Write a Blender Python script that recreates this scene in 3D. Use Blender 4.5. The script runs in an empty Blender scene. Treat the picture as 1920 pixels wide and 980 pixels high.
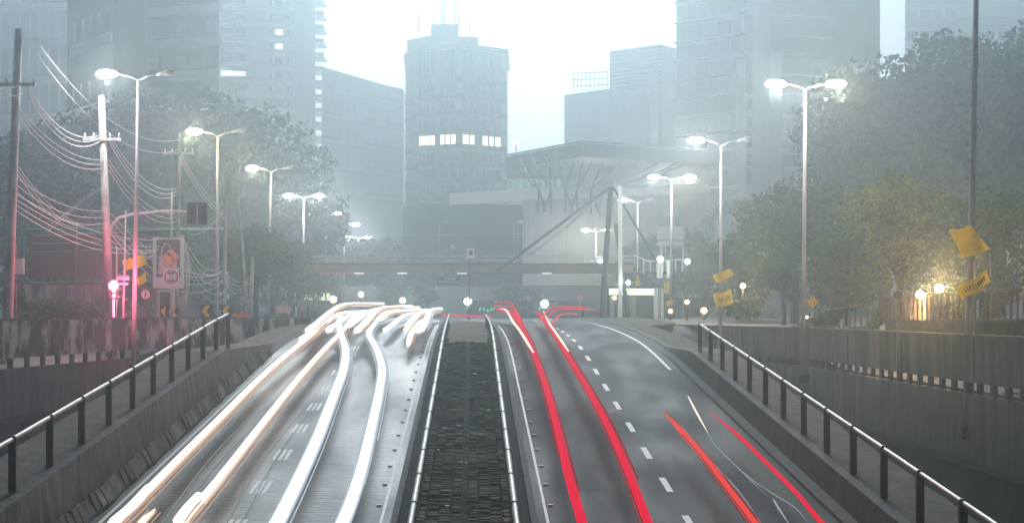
import bpy, math, random
import numpy as np
from mathutils import Vector, Matrix
random.seed(7); RNG = np.random.default_rng(7)
R = math.radians
S = bpy.context.scene
# ------------------------------------------------------------------ camera
F = 3000.0; HY = 588.0; CZ = 1.6            # focal length in photo pixels, horizon row, eye height (m)
cam_d = bpy.data.cameras.new('camera'); cam = bpy.data.objects.new('camera', cam_d); S.collection.objects.link(cam)
cam.location = (0, 0, CZ); cam.rotation_euler = (R(90), 0, 0)
cam_d.sensor_width = 36; cam_d.lens = F / 1920 * 36; cam_d.shift_y = (HY - 490) / 1920
cam_d.clip_start = .5; cam_d.clip_end = 3000
S.camera = cam
# ------------------------------------------------------------------ sky
W = bpy.data.worlds.new('World'); S.world = W; W.use_nodes = True
wn = W.node_tree; wn.nodes.clear()
sky = wn.nodes.new('ShaderNodeTexSky'); sky.sky_type = 'NISHITA'; sky.sun_disc = False
SE, SR_ = R(28), R(0)
sky.sun_elevation = SE; sky.sun_rotation = SR_; sky.air_density = 1.2; sky.dust_density = 6; sky.ozone_density = 2
hs = wn.nodes.new('ShaderNodeHueSaturation'); hs.inputs['Saturation'].default_value = .3; hs.inputs['Value'].default_value = 1.0
bg = wn.nodes.new('ShaderNodeBackground'); bg.inputs[1].default_value = .05
wo = wn.nodes.new('ShaderNodeOutputWorld')
wn.links.new(sky.outputs[0], hs.inputs['Color']); tn = wn.nodes.new('ShaderNodeMix'); tn.data_type = 'RGBA'; tn.blend_type = 'MULTIPLY'; tn.inputs[0].default_value = 1; tn.inputs[7].default_value = (.78, .94, 1.1, 1)
wn.links.new(hs.outputs[0], tn.inputs[6]); wn.links.new(tn.outputs[2], bg.inputs[0]); wn.links.new(bg.outputs[0], wo.inputs[0])
sun_d = bpy.data.lights.new('sun', 'SUN'); sun_d.energy = 2.0; sun_d.angle = R(16); sun_d.color = (.9, .97, 1)
sun = bpy.data.objects.new('sun', sun_d); S.collection.objects.link(sun)
sun.rotation_euler = Vector((math.sin(SR_) * math.cos(SE), math.cos(SR_) * math.cos(SE), math.sin(SE))).to_track_quat('Z', 'Y').to_euler()
S.view_settings.view_transform = 'Standard'; S.view_settings.look = 'None'; S.view_settings.gamma = 1
S.view_settings.exposure = -0.42
S.cycles.volume_bounces = 3; S.cycles.max_bounces = 6; S.cycles.use_denoising = True
S.cycles.sample_clamp_indirect = 4; S.cycles.sample_clamp_direct = 0
HAZE_DENSITY = .0022

# ------------------------------------------------------------------ helpers
COL = S.collection
def proj_pt(px, py, Y): return Vector(((px - 960) * Y / F, Y, CZ - (py - HY) * Y / F))
def px_x(px, Y): return (px - 960) * Y / F
def py_z(py, Y): return CZ - (py - HY) * Y / F

def mat(name, col, rough=.7, metal=0, var=0., scale=2., bump=0., bscale=20., emit=None, es=0, stretch=(1, 1, 1), col2=None, thr=(.4, .65), spec=.5, island=0.):
    m = bpy.data.materials.new(name); m.use_nodes = True; nt = m.node_tree; N = nt.nodes; L = nt.links
    b = N['Principled BSDF']; b.inputs['Roughness'].default_value = rough; b.inputs['Metallic'].default_value = metal
    b.inputs['Specular IOR Level'].default_value = spec
    b.inputs['Base Color'].default_value = (*col, 1)
    tc = N.new('ShaderNodeTexCoord'); mp = N.new('ShaderNodeMapping'); mp.inputs['Scale'].default_value = stretch
    L.new(tc.outputs['Object'], mp.inputs[0]); src = None
    if var or col2:
        n = N.new('ShaderNodeTexNoise'); n.inputs['Scale'].default_value = scale; n.inputs['Detail'].default_value = 7; n.inputs['Roughness'].default_value = .65
        L.new(mp.outputs[0], n.inputs[0])
        r = N.new('ShaderNodeValToRGB'); r.color_ramp.elements[0].position = thr[0]; r.color_ramp.elements[1].position = thr[1]
        c2 = col2 or tuple(min(1, c * (1 + var)) for c in col); c1 = tuple(c * (1 - var) for c in col)
        r.color_ramp.elements[0].color = (*c1, 1); r.color_ramp.elements[1].color = (*c2, 1)
        L.new(n.outputs[0], r.inputs[0]); src = r.outputs[0]
    if island:
        g = N.new('ShaderNodeNewGeometry'); hv = N.new('ShaderNodeHueSaturation')
        mr = N.new('ShaderNodeMapRange'); mr.inputs[3].default_value = 1 - island; mr.inputs[4].default_value = 1 + island
        L.new(g.outputs['Random Per Island'], mr.inputs[0]); L.new(mr.outputs[0], hv.inputs['Value'])
        mr2 = N.new('ShaderNodeMapRange'); mr2.inputs[3].default_value = .47; mr2.inputs[4].default_value = .53
        L.new(g.outputs['Random Per Island'], mr2.inputs[0]); L.new(mr2.outputs[0], hv.inputs['Hue'])
        if src: L.new(src, hv.inputs['Color'])
        else: hv.inputs['Color'].default_value = (*col, 1)
        src = hv.outputs[0]
    if src: L.new(src, b.inputs['Base Color'])
    if bump:
        n2 = N.new('ShaderNodeTexNoise'); n2.inputs['Scale'].default_value = bscale; n2.inputs['Detail'].default_value = 6
        L.new(mp.outputs[0], n2.inputs[0]); bp = N.new('ShaderNodeBump'); bp.inputs['Strength'].default_value = bump; bp.inputs['Distance'].default_value = .05
        L.new(n2.outputs[0], bp.inputs['Height']); L.new(bp.outputs[0], b.inputs['Normal'])
    if emit:
        b.inputs['Emission Color'].default_value = (*emit, 1); b.inputs['Emission Strength'].default_value = es
    return m

class MB:
    def __init__(s): s.v = []; s.f = []; s.sm = []
    def add(s, vs, fs, smooth=False):
        n = len(s.v); s.v += [tuple(v) for v in vs]; s.f += [tuple(i + n for i in f) for f in fs]; s.sm += [smooth] * len(fs); return s
    def box(s, c, d, rz=0, M=None):
        x, y, z = d[0] / 2, d[1] / 2, d[2] / 2; vs = []
        for a in (-1, 1):
            for b in (-1, 1):
                for e in (-1, 1): vs.append(Vector((a * x, b * y, e * z)))
        Mx = M if M is not None else Matrix.Rotation(rz, 3, 'Z')
        vs = [Mx @ v + Vector(c) for v in vs]
        return s.add(vs, [(0, 1, 3, 2), (4, 6, 7, 5), (0, 4, 5, 1), (2, 3, 7, 6), (0, 2, 6, 4), (1, 5, 7, 3)])
    def seg(s, a, b, w, h):
        a = Vector(a); b = Vector(b); d = b - a; L_ = d.length
        return s.box((a + b) / 2, (w, h, L_), M=d.to_track_quat('Z', 'Y').to_matrix())
    def tube(s, pts, r, n=8, cap=True, flat=1.):
        pts = [Vector(p) for p in pts]; rs = r if isinstance(r, (list, tuple)) else [r] * len(pts); vs = []; up = Vector((0, 0, 1))
        for i, p in enumerate(pts):
            d = (pts[min(i + 1, len(pts) - 1)] - pts[max(i - 1, 0)]).normalized()
            q = up if abs(d.z) < .9 else Vector((0, 1, 0))
            u = d.cross(q).normalized(); w = u.cross(d)
            for k in range(n):
                a = 2 * math.pi * k / n; vs.append(p + u * math.cos(a) * rs[i] + w * math.sin(a) * rs[i] * flat)
        fs = [(i * n + k, i * n + (k + 1) % n, (i + 1) * n + (k + 1) % n, (i + 1) * n + k) for i in range(len(pts) - 1) for k in range(n)]
        if cap: fs += [tuple(range(n - 1, -1, -1)), tuple(range((len(pts) - 1) * n, len(pts) * n))]
        return s.add(vs, fs, True)
    def ball(s, c, r, seg=12, ring=8):
        rx, ry, rz = r if isinstance(r, tuple) else (r, r, r); vs = []; c = Vector(c)
        for i in range(ring + 1):
            t = math.pi * i / ring
            for k in range(seg):
                a = 2 * math.pi * k / seg; vs.append(c + Vector((rx * math.sin(t) * math.cos(a), ry * math.sin(t) * math.sin(a), rz * math.cos(t))))
        return s.add(vs, [(i * seg + k, (i + 1) * seg + k, (i + 1) * seg + (k + 1) % seg, i * seg + (k + 1) % seg) for i in range(ring) for k in range(seg)], True)
    def loft(s, rows, smooth=False, close=False):
        n = len(rows[0]); vs = [v for r in rows for v in r]; e = n if close else n - 1
        return s.add(vs, [(i * n + k, i * n + (k + 1) % n, (i + 1) * n + (k + 1) % n, (i + 1) * n + k) for i in range(len(rows) - 1) for k in range(e)], smooth)
    def prism(s, poly, z0, z1):
        n = len(poly); vs = [(p[0], p[1], z0) for p in poly] + [(p[0], p[1], z1) for p in poly]
        return s.add(vs, [tuple(range(n - 1, -1, -1)), tuple(range(n, 2 * n))] + [(k, (k + 1) % n, n + (k + 1) % n, n + k) for k in range(n)])
    def slab(s, poly3, thick):                      # any planar 3-D outline given a thickness vector
        n = len(poly3); t = Vector(thick); P = [Vector(p) for p in poly3]
        return s.add(P + [p + t for p in P], [tuple(range(n)), tuple(range(2 * n - 1, n - 1, -1))] + [(k, n + k, n + (k + 1) % n, (k + 1) % n) for k in range(n)])
    def build(s, name, m, parent=None, origin=None):
        o0 = Vector(origin) if origin is not None else (root_world(parent) if parent else Vector((0, 0, 0)))
        me = bpy.data.meshes.new(name); me.from_pydata([tuple(Vector(v) - o0) for v in s.v], [], s.f); me.materials.append(m)
        me.polygons.foreach_set('use_smooth', s.sm); me.update()
        import bmesh
        bm = bmesh.new(); bm.from_mesh(me); bmesh.ops.recalc_face_normals(bm, faces=bm.faces); bm.to_mesh(me); bm.free()
        o = bpy.data.objects.new(name, me); COL.objects.link(o)
        if parent: o.parent = parent; o.location = o0 - root_world(parent)
        else: o.location = o0
        return o
def root_world(o):
    v = Vector((0, 0, 0))
    while o: v += o.location; o = o.parent
    return v
def tag(o, label, cat, group=None):
    o['label'] = label; o['category'] = cat
    if group: o['group'] = group
    return o
def struct(o, label=None, kind='structure'):
    o['kind'] = kind
    if label: o['label'] = label
    return o
def thing(name, loc, label, cat, group=None):
    o = bpy.data.objects.new(name, None); o.empty_display_size = .3; COL.objects.link(o); o.location = loc
    return tag(o, label, cat, group)
def copy_tree(o, parent=None):
    c = o.copy(); COL.objects.link(c); c.parent = parent
    for ch in o.children: copy_tree(ch, c)
    return c
def light(name, loc, col, power, r=.25, parent=None):
    d = bpy.data.lights.new(name, 'POINT'); d.color = col; d.energy = power; d.shadow_soft_size = r
    o = bpy.data.objects.new(name, d); COL.objects.link(o)
    if parent: o.parent = parent; o.location = Vector(loc) - root_world(parent)
    else: o.location = loc
    return o
def lerp(knots, t):
    k = np.array(knots, float); return float(np.interp(t, k[:, 0], k[:, 1]))
_smooth_cache = {}
def sm(knots, t, w=6.):
    return sum(lerp(knots, t + d * w / 2) for d in (-1, -.5, 0, .5, 1)) / 5

# ------------------------------------------------------------------ site profile (metres; y runs away from the camera)
ROADZ = [(-100, -15.53), (0, -6.6), (74, .01), (80, .33), (91, .68), (107, 1.0), (125, 1.13), (150, 1.18), (2000, 1.2)]
CEN = [(-100, 2.1), (37, -1.1), (55, -1.55), (77, -2.1), (91, -2.5), (107, -3.05), (125, -4.2), (150, -8), (180, -14), (230, -28), (300, -50), (460, -100)]
WL = [(-100, -21), (62, -20), (79, -18.7), (86, -15.8), (91, -14), (100, -12.6), (104, -12.6), (460, -12.6)]
WR = [(-100, 15.6), (54, 15.3), (82, 15), (91, 13.1), (97, 12.6), (103, 10.9), (110, 10.6), (460, 10.6)]
SL = [(-100, -.7), (79, -.7), (84, .2), (90, .95), (104, 1.13), (460, 1.16)]
SR = [(-100, -1.0), (75, -1.0), (100, .6), (118, 1.12), (460, 1.16)]
def rz(Y): return sm(ROADZ, Y, 8)
def cx(Y): return sm(CEN, Y, 12)
LBT = lambda Y: max(min(rz(Y) + 1.5, .24), rz(Y) + .14)
RBT = lambda Y: max(min(rz(Y) + .87, .09), rz(Y) + .14)
HWL = 8.75; HM = 1.62                    # outer half width of a carriageway, half width of the median
def road_y_for(py, h):                   # distance at which something h above the ramp shows on photo row py
    lo, hi = 25., 105.
    for _ in range(40):
        mid = (lo + hi) / 2
        y = HY - (rz(mid) + h - CZ) * F / mid
        if y > py: lo = mid
        else: hi = mid
    return (lo + hi) / 2

# ------------------------------------------------------------------ materials
def asphalt(name, wet):
    m = mat(name, (.030, .034, .038) if wet else (.034, .038, .042), rough=.5)
    nt = m.node_tree; N = nt.nodes; L = nt.links; b = N['Principled BSDF']
    tc = N.new('ShaderNodeTexCoord')
    n1 = N.new('ShaderNodeTexNoise'); n1.inputs['Scale'].default_value = .35; n1.inputs['Detail'].default_value = 8
    mp1 = N.new('ShaderNodeMapping'); mp1.inputs['Scale'].default_value = (1.6, .35, 1); L.new(tc.outputs['Object'], mp1.inputs[0]); L.new(mp1.outputs[0], n1.inputs[0])
    r1 = N.new('ShaderNodeValToRGB'); r1.color_ramp.elements[0].position = .3; r1.color_ramp.elements[1].position = .72
    r1.color_ramp.elements[0].color = (.010, .016, .020, 1); r1.color_ramp.elements[1].color = (.040, .047, .052, 1)
    L.new(n1.outputs[0], r1.inputs[0])
    n3 = N.new('ShaderNodeTexNoise'); n3.inputs['Scale'].default_value = 28; n3.inputs['Detail'].default_value = 3; L.new(tc.outputs['Object'], n3.inputs[0])
    mx = N.new('ShaderNodeMix'); mx.data_type = 'RGBA'; mx.blend_type = 'OVERLAY'; mx.inputs[0].default_value = .5
    L.new(r1.outputs[0], mx.inputs[6]); L.new(n3.outputs[0], mx.inputs[7]); L.new(mx.outputs[2], b.inputs['Base Color']); b.inputs['Specular IOR Level'].default_value = .11 if wet else .07
    n2 = N.new('ShaderNodeTexNoise'); n2.inputs['Detail'].default_value = 5; n2.inputs['Scale'].default_value = 1.
    mp2 = N.new('ShaderNodeMapping'); mp2.inputs['Scale'].default_value = (1.1, 8, 1) if wet else (9, 9, 9)
    L.new(tc.outputs['Object'], mp2.inputs[0]); L.new(mp2.outputs[0], n2.inputs[0])
    ad = N.new('ShaderNodeMath'); ad.operation = 'MULTIPLY_ADD'; ad.inputs[1].default_value = .25; L.new(n3.outputs[0], ad.inputs[0]); L.new(n2.outputs[0], ad.inputs[2])
    bp = N.new('ShaderNodeBump'); bp.inputs['Strength'].default_value = .8 if wet else .35; bp.inputs['Distance'].default_value = .07 if wet else .03
    L.new(ad.outputs[0], bp.inputs['Height']); L.new(bp.outputs[0], b.inputs['Normal'])
    r2 = N.new('ShaderNodeMapRange'); r2.inputs[1].default_value = .35; r2.inputs[2].default_value = .7
    r2.inputs[3].default_value = .3 if wet else .6; r2.inputs[4].default_value = .55 if wet else .8
    L.new(n1.outputs[0], r2.inputs[0]); L.new(r2.outputs[0], b.inputs['Roughness'])
    return m
M = {}
M['asphalt_wet'] = asphalt('wet asphalt', True); M['asphalt_dry'] = asphalt('dry asphalt', False)
M['ground'] = mat('ground', (.11, .115, .12), .8, var=.3, scale=.3, bump=.3)
M['conc'] = mat('concrete weathered', (.035, .044, .05), .85, col2=(.16, .17, .165), scale=1.3, bump=.4, bscale=9, stretch=(1.6, 1.2, .2), thr=(.36, .68))
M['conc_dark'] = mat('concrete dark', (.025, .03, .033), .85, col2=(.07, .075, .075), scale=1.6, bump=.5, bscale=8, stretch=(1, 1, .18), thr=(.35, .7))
M['barrier'] = mat('barrier stained', (.018, .021, .022), .85, col2=(.12, .11, .095), scale=2.2, bump=.6, bscale=7, stretch=(1, 1, .3), thr=(.42, .68))
M['barrier_r'] = mat('barrier grey', (.03, .037, .04), .8, col2=(.07, .078, .08), scale=1.2, bump=.3, bscale=9, stretch=(1, 1, .3), thr=(.35, .7))
M['kerb'] = mat('kerb', (.055, .055, .05), .85, var=.4, scale=3, bump=.5)
M['peel'] = mat('peeling paint', (.045, .047, .05), .8, col2=(.5, .49, .5), scale=1.5, bump=.3, stretch=(1, .55, .3), thr=(.5, .6))
M['walk'] = mat('walkway paving', (.03, .03, .025), .9, col2=(.10, .085, .055), scale=1.5, bump=.8, bscale=6, thr=(.35, .65))
M['brick'] = mat('worn brick', (.045, .036, .026), .95, col2=(.13, .095, .062), scale=1.2, bump=.7, bscale=14, island=.45)
M['soil'] = mat('soil', (.022, .021, .018), 1, var=.4, scale=2, bump=.8)
M['earth'] = mat('median earth warm lit', (.10, .07, .04), .95, col2=(.2, .15, .08), scale=1.1, bump=.6, bscale=8)  # earth brown with the warm light on the slab mixed in
M['paint'] = mat('road paint', (.55, .56, .55), .6, col2=(.8, .8, .78), scale=5, thr=(.3, .5))
M['stud'] = mat('stud', (.5, .5, .48), .4)
M['steel'] = mat('brushed steel', (.11, .11, .11), .45, metal=1, var=.25, scale=3)
M['rail'] = mat('rail tube', (.13, .12, .115), .42, metal=1, col2=(.28, .25, .22), scale=2.5)
M['darksteel'] = mat('dark steel', (.018, .022, .026), .55, metal=.2)
M['galv'] = mat('galvanised pole', (.55, .55, .57), .5, metal=.15, var=.2, scale=3, stretch=(1, 1, .2))
M['concpole'] = mat('concrete pole', (.52, .51, .5), .85, var=.3, scale=3, bump=.3, stretch=(1, 1, .3))
M['white'] = mat('white paint', (.75, .76, .77), .5, var=.06, scale=3)
M['lamphead'] = mat('lamp head', (.5, .52, .54), .4)
M['lens_white'] = mat('lit lens', (.9, .9, .9), .3, emit=(1, .96, .95), es=45)
M['lens_warm'] = mat('lit warm lens', (.9, .8, .6), .3, emit=(1, .86, .5), es=40)
M['lens_off'] = mat('unlit lens', (.6, .62, .65), .15)
M['globe_warm'] = mat('lit globe warm', (.9, .7, .4), .3, emit=(1, .62, .26), es=30)
M['globe_cool'] = mat('lit globe cool', (.8, .9, .9), .3, emit=(.8, 1, .95), es=26)
M['red_lens'] = mat('lit red lens', (.8, .05, .08), .3, emit=(1, .03, .12), es=60)
M['wire'] = mat('cable', (.6, .6, .62), .45)
M['yellow'] = mat('yellow flag cloth', (.9, .70, .015), .7, var=.1, scale=2)
M['yellow'].node_tree.nodes['Principled BSDF'].inputs['Transmission Weight'].default_value = 0
M['ink'] = mat('dark print', (.02, .02, .02), .7)
M['sign_yellow'] = mat('sign yellow', (.95, .55, .01), .5)
M['sign_orange'] = mat('sign orange', (.8, .35, .16), .5)
M['sign_white'] = mat('sign white', (.75, .74, .74), .5)
M['sign_red'] = mat('sign red', (.6, .04, .05), .5)
M['ad_pink'] = mat('poster pink', (.75, .45, .47), .5)
M['ad_dark'] = mat('poster grey', (.13, .12, .14), .5)
M['bark'] = mat('bark', (.05, .042, .035), .95, var=.3, scale=4, bump=.6)
def leafmat(name, c, c2):
    m = mat(name, c, .55, col2=c2, scale=.35, island=.5, thr=(.35, .65)); return m
M['leaf'] = leafmat('leaves deep green', (.008, .032, .02), (.035, .09, .035))
M['leaf2'] = leafmat('leaves mid green', (.012, .055, .02), (.08, .19, .035))
M['leaf3'] = leafmat('leaves light', (.05, .11, .03), (.2, .24, .04))
M['leaf_lampglow'] = leafmat('leaves lamp glow', (.035, .085, .02), (.25, .26, .03))  # yellow glow of the park lamps put into the leaf colour
M['leafy'] = leafmat('leaves yellow lit', (.12, .12, .02), (.22, .19, .03))  # warm light on the left bushes put into the leaf colour
def translucent(m, f):
    nt = m.node_tree; b = nt.nodes['Principled BSDF']; o = nt.nodes['Material Output']; tr = nt.nodes.new('ShaderNodeBsdfTranslucent'); mx = nt.nodes.new('ShaderNodeMixShader')
    l = b.inputs['Base Color'].links
    if l: nt.links.new(l[0].from_socket, tr.inputs[0])
    else: tr.inputs[0].default_value = b.inputs['Base Color'].default_value
    mx.inputs[0].default_value = f; nt.links.new(b.outputs[0], mx.inputs[1]); nt.links.new(tr.outputs[0], mx.inputs[2]); nt.links.new(mx.outputs[0], o.inputs['Surface'])
translucent(M['yellow'], .6)
for k in ('leaf', 'leaf2', 'leaf3', 'leafy', 'leaf_lampglow'): translucent(M[k], .3)
M['grass'] = mat('grass', (.05, .06, .02), .95, var=.5, scale=2)
M['b_pale'] = mat('pale render', (.52, .54, .56), .8, var=.08, scale=.2)
M['b_grey'] = mat('grey render', (.10, .115, .12), .8, var=.12, scale=.2)
M['b_dark'] = mat('dark cladding', (.016, .023, .028), .5, var=.2, scale=.2)
M['b_mid'] = mat('mid concrete', (.36, .38, .39), .8, var=.1, scale=.3)
M['b_white'] = mat('white cladding', (.82, .84, .86), .6, var=.05, scale=.5)
M['glass'] = mat('window glass', (.035, .05, .06), .12, spec=.8, var=.3, scale=.15)
M['glass_b'] = mat('curtain glass', (.15, .21, .24), .2, spec=.9, var=.2, scale=.1)
M['win_lit'] = mat('lit window', (.8, .8, .5), .5, emit=(1, .96, .62), es=2.6)
M['win_lit2'] = mat('lit window strip', (.8, .9, .6), .5, emit=(.85, 1, .75), es=1.5)
M['win_lit3'] = mat('lit white window', (.8, .8, .8), .5, emit=(1, .97, .9), es=1.6)
M['bridge'] = mat('bridge girder', (.27, .19, .17), .7, var=.2, scale=.5)
M['green_led'] = mat('green lit letters', (.1, .8, .4), .5, emit=(.05, 1, .45), es=1.6)
M['orange'] = mat('orange barrier', (.8, .2, .06), .6)
M['cyan_frame'] = mat('teal frame', (.02, .15, .17), .5)
def trail_mat(name, c, s):
    return mat(name, (0, 0, 0), 1, emit=c, es=s, spec=0)
M['t_white'] = trail_mat('white light', (.93, .97, 1), 1.5)
M['t_warm'] = trail_mat('warm light', (1, .72, .54), 1.3)
M['t_warm_hot'] = trail_mat('hot warm light', (1, .87, .74), 1.8)
M['t_red'] = trail_mat('red light', (1, .012, .06), 1.1)
M['t_coral'] = trail_mat('coral light', (1, .07, .06), 1.2)
M['t_wf'] = trail_mat('white filament', (.75, .88, 1), .85); M['t_mf'] = trail_mat('warm filament', (1, .62, .45), .75); M['t_rf'] = trail_mat('red filament', (1, .02, .06), .4)
M['t_core'] = trail_mat('white core', (1, 1, 1), 3.2); M['t_core_warm'] = trail_mat('warm core', (1, .93, .84), 3.2)
M['t_faint'] = trail_mat('faint reflection', (.7, .85, .95), .55)  # reflections on the road, made as thin glowing tubes

# ------------------------------------------------------------------ ground, road
Ys = list(np.arange(-90, 60, 6)) + list(np.arange(60, 136, 2.)) + list(np.arange(138, 200, 6)) + [210, 230, 260, 300, 360, 440]
def strip(name, m, lo, hi, zf, seg=2, ys=None, y0=-90, y1=440):
    g = MB(); rows = []
    for Y in [y for y in (ys or Ys) if y0 <= y <= y1]:
        a, b = lo(Y), hi(Y); rows.append([(a + (b - a) * k / seg, Y, zf(Y)) for k in range(seg + 1)])
    return g.loft(rows, True).build(name, m)
g = MB(); rows = []
for Y in Ys:
    a, b = sm(WL, Y, 1) - .45, sm(WR, Y, 1) + .45
    t = min(rz(Y) - .12, 1.05) if Y < 100 else rz(Y) - .12
    dp = t - 3.6 * min(1, max(0, (101 - Y) / 9)); c = cx(Y)
    rows.append([(-440, Y, lerp(SL, Y)), (-60, Y, lerp(SL, Y)), (a - .01, Y, lerp(SL, Y)), (a, Y, dp), (max(a + .1, c - 10.4), Y, dp), (max(a + .2, c - 9.7), Y, t), (min(b - .2, c + 9.7), Y, t), (min(b - .1, c + 10.4), Y, dp), (b, Y, dp), (b + .01, Y, lerp(SR, Y)), (60, Y, lerp(SR, Y)), (440, Y, lerp(SR, Y))])
struct(g.loft(rows).build('ground', M['ground']))
struct(strip('road', M['asphalt_wet'], lambda Y: cx(Y) - HWL - .3, lambda Y: cx(Y) - HM + .05, rz, 6), 'wet left carriageway rising to the crest')
struct(strip('road', M['asphalt_dry'], lambda Y: cx(Y) + HM - .05, lambda Y: cx(Y) + HWL + .3, rz, 6), 'dry right carriageway rising to the crest')
# crossing street past the median's end
struct(strip('road', M['asphalt_dry'], lambda Y: cx(Y) - HM, lambda Y: cx(Y) + HM, lambda Y: rz(Y) - .003, 2, y0=104), 'street crossing behind the end of the median')
# paint
def mark(pts_lo, pts_hi, label):
    b = MB(); b.loft([[a, c] for a, c in zip(pts_lo, pts_hi)]); return struct(b.build('lane_marking', M['paint']), label)
def dash(Y0, Y1, off, w=.14):
    n = 3; ys = [Y0 + (Y1 - Y0) * k / n for k in range(n + 1)]
    mark([(cx(y) + off - w / 2, y, rz(y) + .005) for y in ys], [(cx(y) + off + w / 2, y, rz(y) + .005) for y in ys], 'white lane dash')
for k in range(13):
    Y = 36.2 + k * 4.7; dash(Y, Y + 1.9, 5.25, .17)
for k in range(9):
    Y = 36.0 + k * 4.7
    for d in (-.16, 0, .16): dash(Y, Y + 1.7, -5.3 + d, .1)
def edge_line(off, y0, y1, label, w=.1):
    ys = [y0 + (y1 - y0) * k / 40 for k in range(41)]
    mark([(cx(y) + off - w / 2, y, rz(y) + .005) for y in ys], [(cx(y) + off + w / 2, y, rz(y) + .005) for y in ys], label)
edge_line(8.35, 66, 118, 'worn white edge line of the right carriageway', .13)
edge_line(-8.5, 30, 70, 'worn white edge line of the left carriageway', .09)
edge_line(1.95, 30, 100, 'faded edge line beside the median', .07)
edge_line(-1.95, 30, 100, 'faded edge line left of the median', .07)
b = MB()
for side in (-1, 1):
    for k in range(26):
        Y = 34 + k * 2.6; b.box((cx(Y) + side * 2.1, Y, rz(Y) + .02), (.12, .1, .035)); 
struct(b.build('lane_marking', M['stud']), 'row of small raised road studs along the median')

# ------------------------------------------------------------------ median
yy = lambda a, b, st: [a + st * k for k in range(int((b - a) / st) + 1)]
MY1 = 103
kerbs = thing('median_kerb', (cx(60), 60, rz(60)), 'low concrete kerb edging both sides of the central median', 'kerb')
for side in (-1, 1):
    b = MB(); rows = []
    for Y in yy(24, MY1, 1.5):
        c = cx(Y) + side * HM; z = rz(Y)
        rows.append([(c - .09, Y, z - .1), (c - .08, Y, z + .15), (c + .08, Y, z + .15), (c + .09, Y, z - .1)])
    b.loft(rows, close=True).build('kerbstone_row', M['kerb'], kerbs)
    b = MB(); rows = []
    for Y in yy(24, MY1, 1.5):
        c = cx(Y) + side * 1.25; z = rz(Y); rows.append([(c - .32, Y, z + .05), (c + .32, Y, z + .05)])
    b.loft(rows).build('gutter_soil', M['soil'], kerbs)
# planter: rows of worn bricks either side of a channel
pl = thing('brick_planter', (cx(60), 60, rz(60)), 'long sunken brick paved bed with a dark channel along the middle of the median', 'planter')
b = MB(); b2 = {-1: MB(), 1: MB()}
for k in range(int((75.2 - 26) / .24)):
    Y = 26 + k * .24; z = rz(Y) + .2 + .05 * math.sin(k * .37); c = cx(Y)
    for side in (-1, 1):
        for x0, w, dz in ((.07, .24, .02), (.33, .27, 0), (.61, .26, -.03)):
            j = random.uniform(-.03, .035)
            if random.random() < .06 + .12 * (math.sin(k * .21 + side) > .75): continue
            b.box((c + side * (x0 + w / 2) + random.uniform(-.01, .01), Y + random.uniform(-.01, .01), z + dz + j), (w - random.uniform(.005, .05), random.uniform(.16, .225), .1), rz=random.uniform(-.07, .07))
        b2[side].box((c + side * .965 + random.uniform(-.02, .02), Y, z + .03 + random.uniform(-.03, .03)), (.14, .232, .34), rz=random.uniform(-.05, .05))
b.build('brick_paving', M['brick'], pl); b2[-1].build('brick_edging', M['brick'], pl); b2[1].build('brick_edging', M['brick'], pl)
b = MB(); rows = []
for Y in yy(24, 75.4, 1.2): rows.append([(cx(Y) - .95, Y, rz(Y) + .13), (cx(Y) + .95, Y, rz(Y) + .13)])
b.loft(rows).build('soil_bed', M['soil'], pl)
b = MB(); rows = []
for Y in yy(75.4, MY1, 1.0): rows.append([(cx(Y) - 1.0, Y, rz(Y) + .12), (cx(Y) - 1.0, Y, rz(Y) + .2), (cx(Y) + 1.0, Y, rz(Y) + .2), (cx(Y) + 1.0, Y, rz(Y) + .12)])
tag(b.loft(rows, close=False).build('paved_median', M['earth']), 'brownish earth and stone slab with warm light in its colour at the top end of the median', 'paving')
# pipe guard rails
def guard(side, label):
    t = thing('guard_rail', (cx(50) + side * 1.3, 50, rz(50)), label, 'guard rail')
    off = side * 1.14; ys = yy(24, 100, 2.0)
    MB().tube([(cx(y) + off, y, rz(y) + .66) for y in ys], .075, 10).build('pipe', M['steel'], t)
    for y in yy(26, 99, 3.4):
        d = 1.0
        MB().tube([(cx(y - .06) + off, y - .06, rz(y - .06) + .66), (cx(y + .06) + off, y + .06, rz(y + .06) + .66)], .092, 10).build('pipe_collar', M['darksteel'], t)
        MB().box((cx(y + .3) + off, y + .3, rz(y) + .33), (.08, .08, .6)).build('post', M['darksteel'], t)
    MB().tube([(cx(y) + side * 1.22, y, rz(y) + .36) for y in ys], .035, 6).build('lower_pipe', M['darksteel'], t)
guard(-1, 'steel pipe guard rail along the left side of the central median')
guard(1, 'steel pipe guard rail along the right side of the central median')

# ------------------------------------------------------------------ side barriers, walkways, railings
def barrier(side, topf, m, foot, label):
    t = thing('road_barrier', (cx(50) + side * 9.2, 50, rz(50)), label, 'barrier'); b = MB(); rows = []; b2 = MB(); r2 = []
    for Y in yy(24, 118, 1.2):
        c = cx(Y); z = rz(Y); tp = topf(Y); h = tp - z; fh = min(foot, h * .45)
        x = lambda o: c + side * o
        rows.append([(x(8.97), Y, z + fh * .98), (x(9.08), Y, tp - .0), (x(9.34), Y, tp + .002), (x(9.34), Y, z - .3)])
        r2.append([(x(8.74), Y, z - .1), (x(8.76), Y, z + .1 * min(1, h)), (x(8.98), Y, z + fh), (x(9.15), Y, z + fh)])
    b.loft(rows).build('wall_face', m, t)
    b2.loft(r2).build('sloped_foot', M['kerb'] if side < 0 else M['barrier_r'], t)
    return t
barrier(-1, LBT, M['barrier'], .5, 'tall stained concrete barrier with a sloped foot along the left road edge')
barrier(1, RBT, M['barrier_r'], .22, 'low smooth grey concrete barrier along the right road edge')
b = MB()
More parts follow.
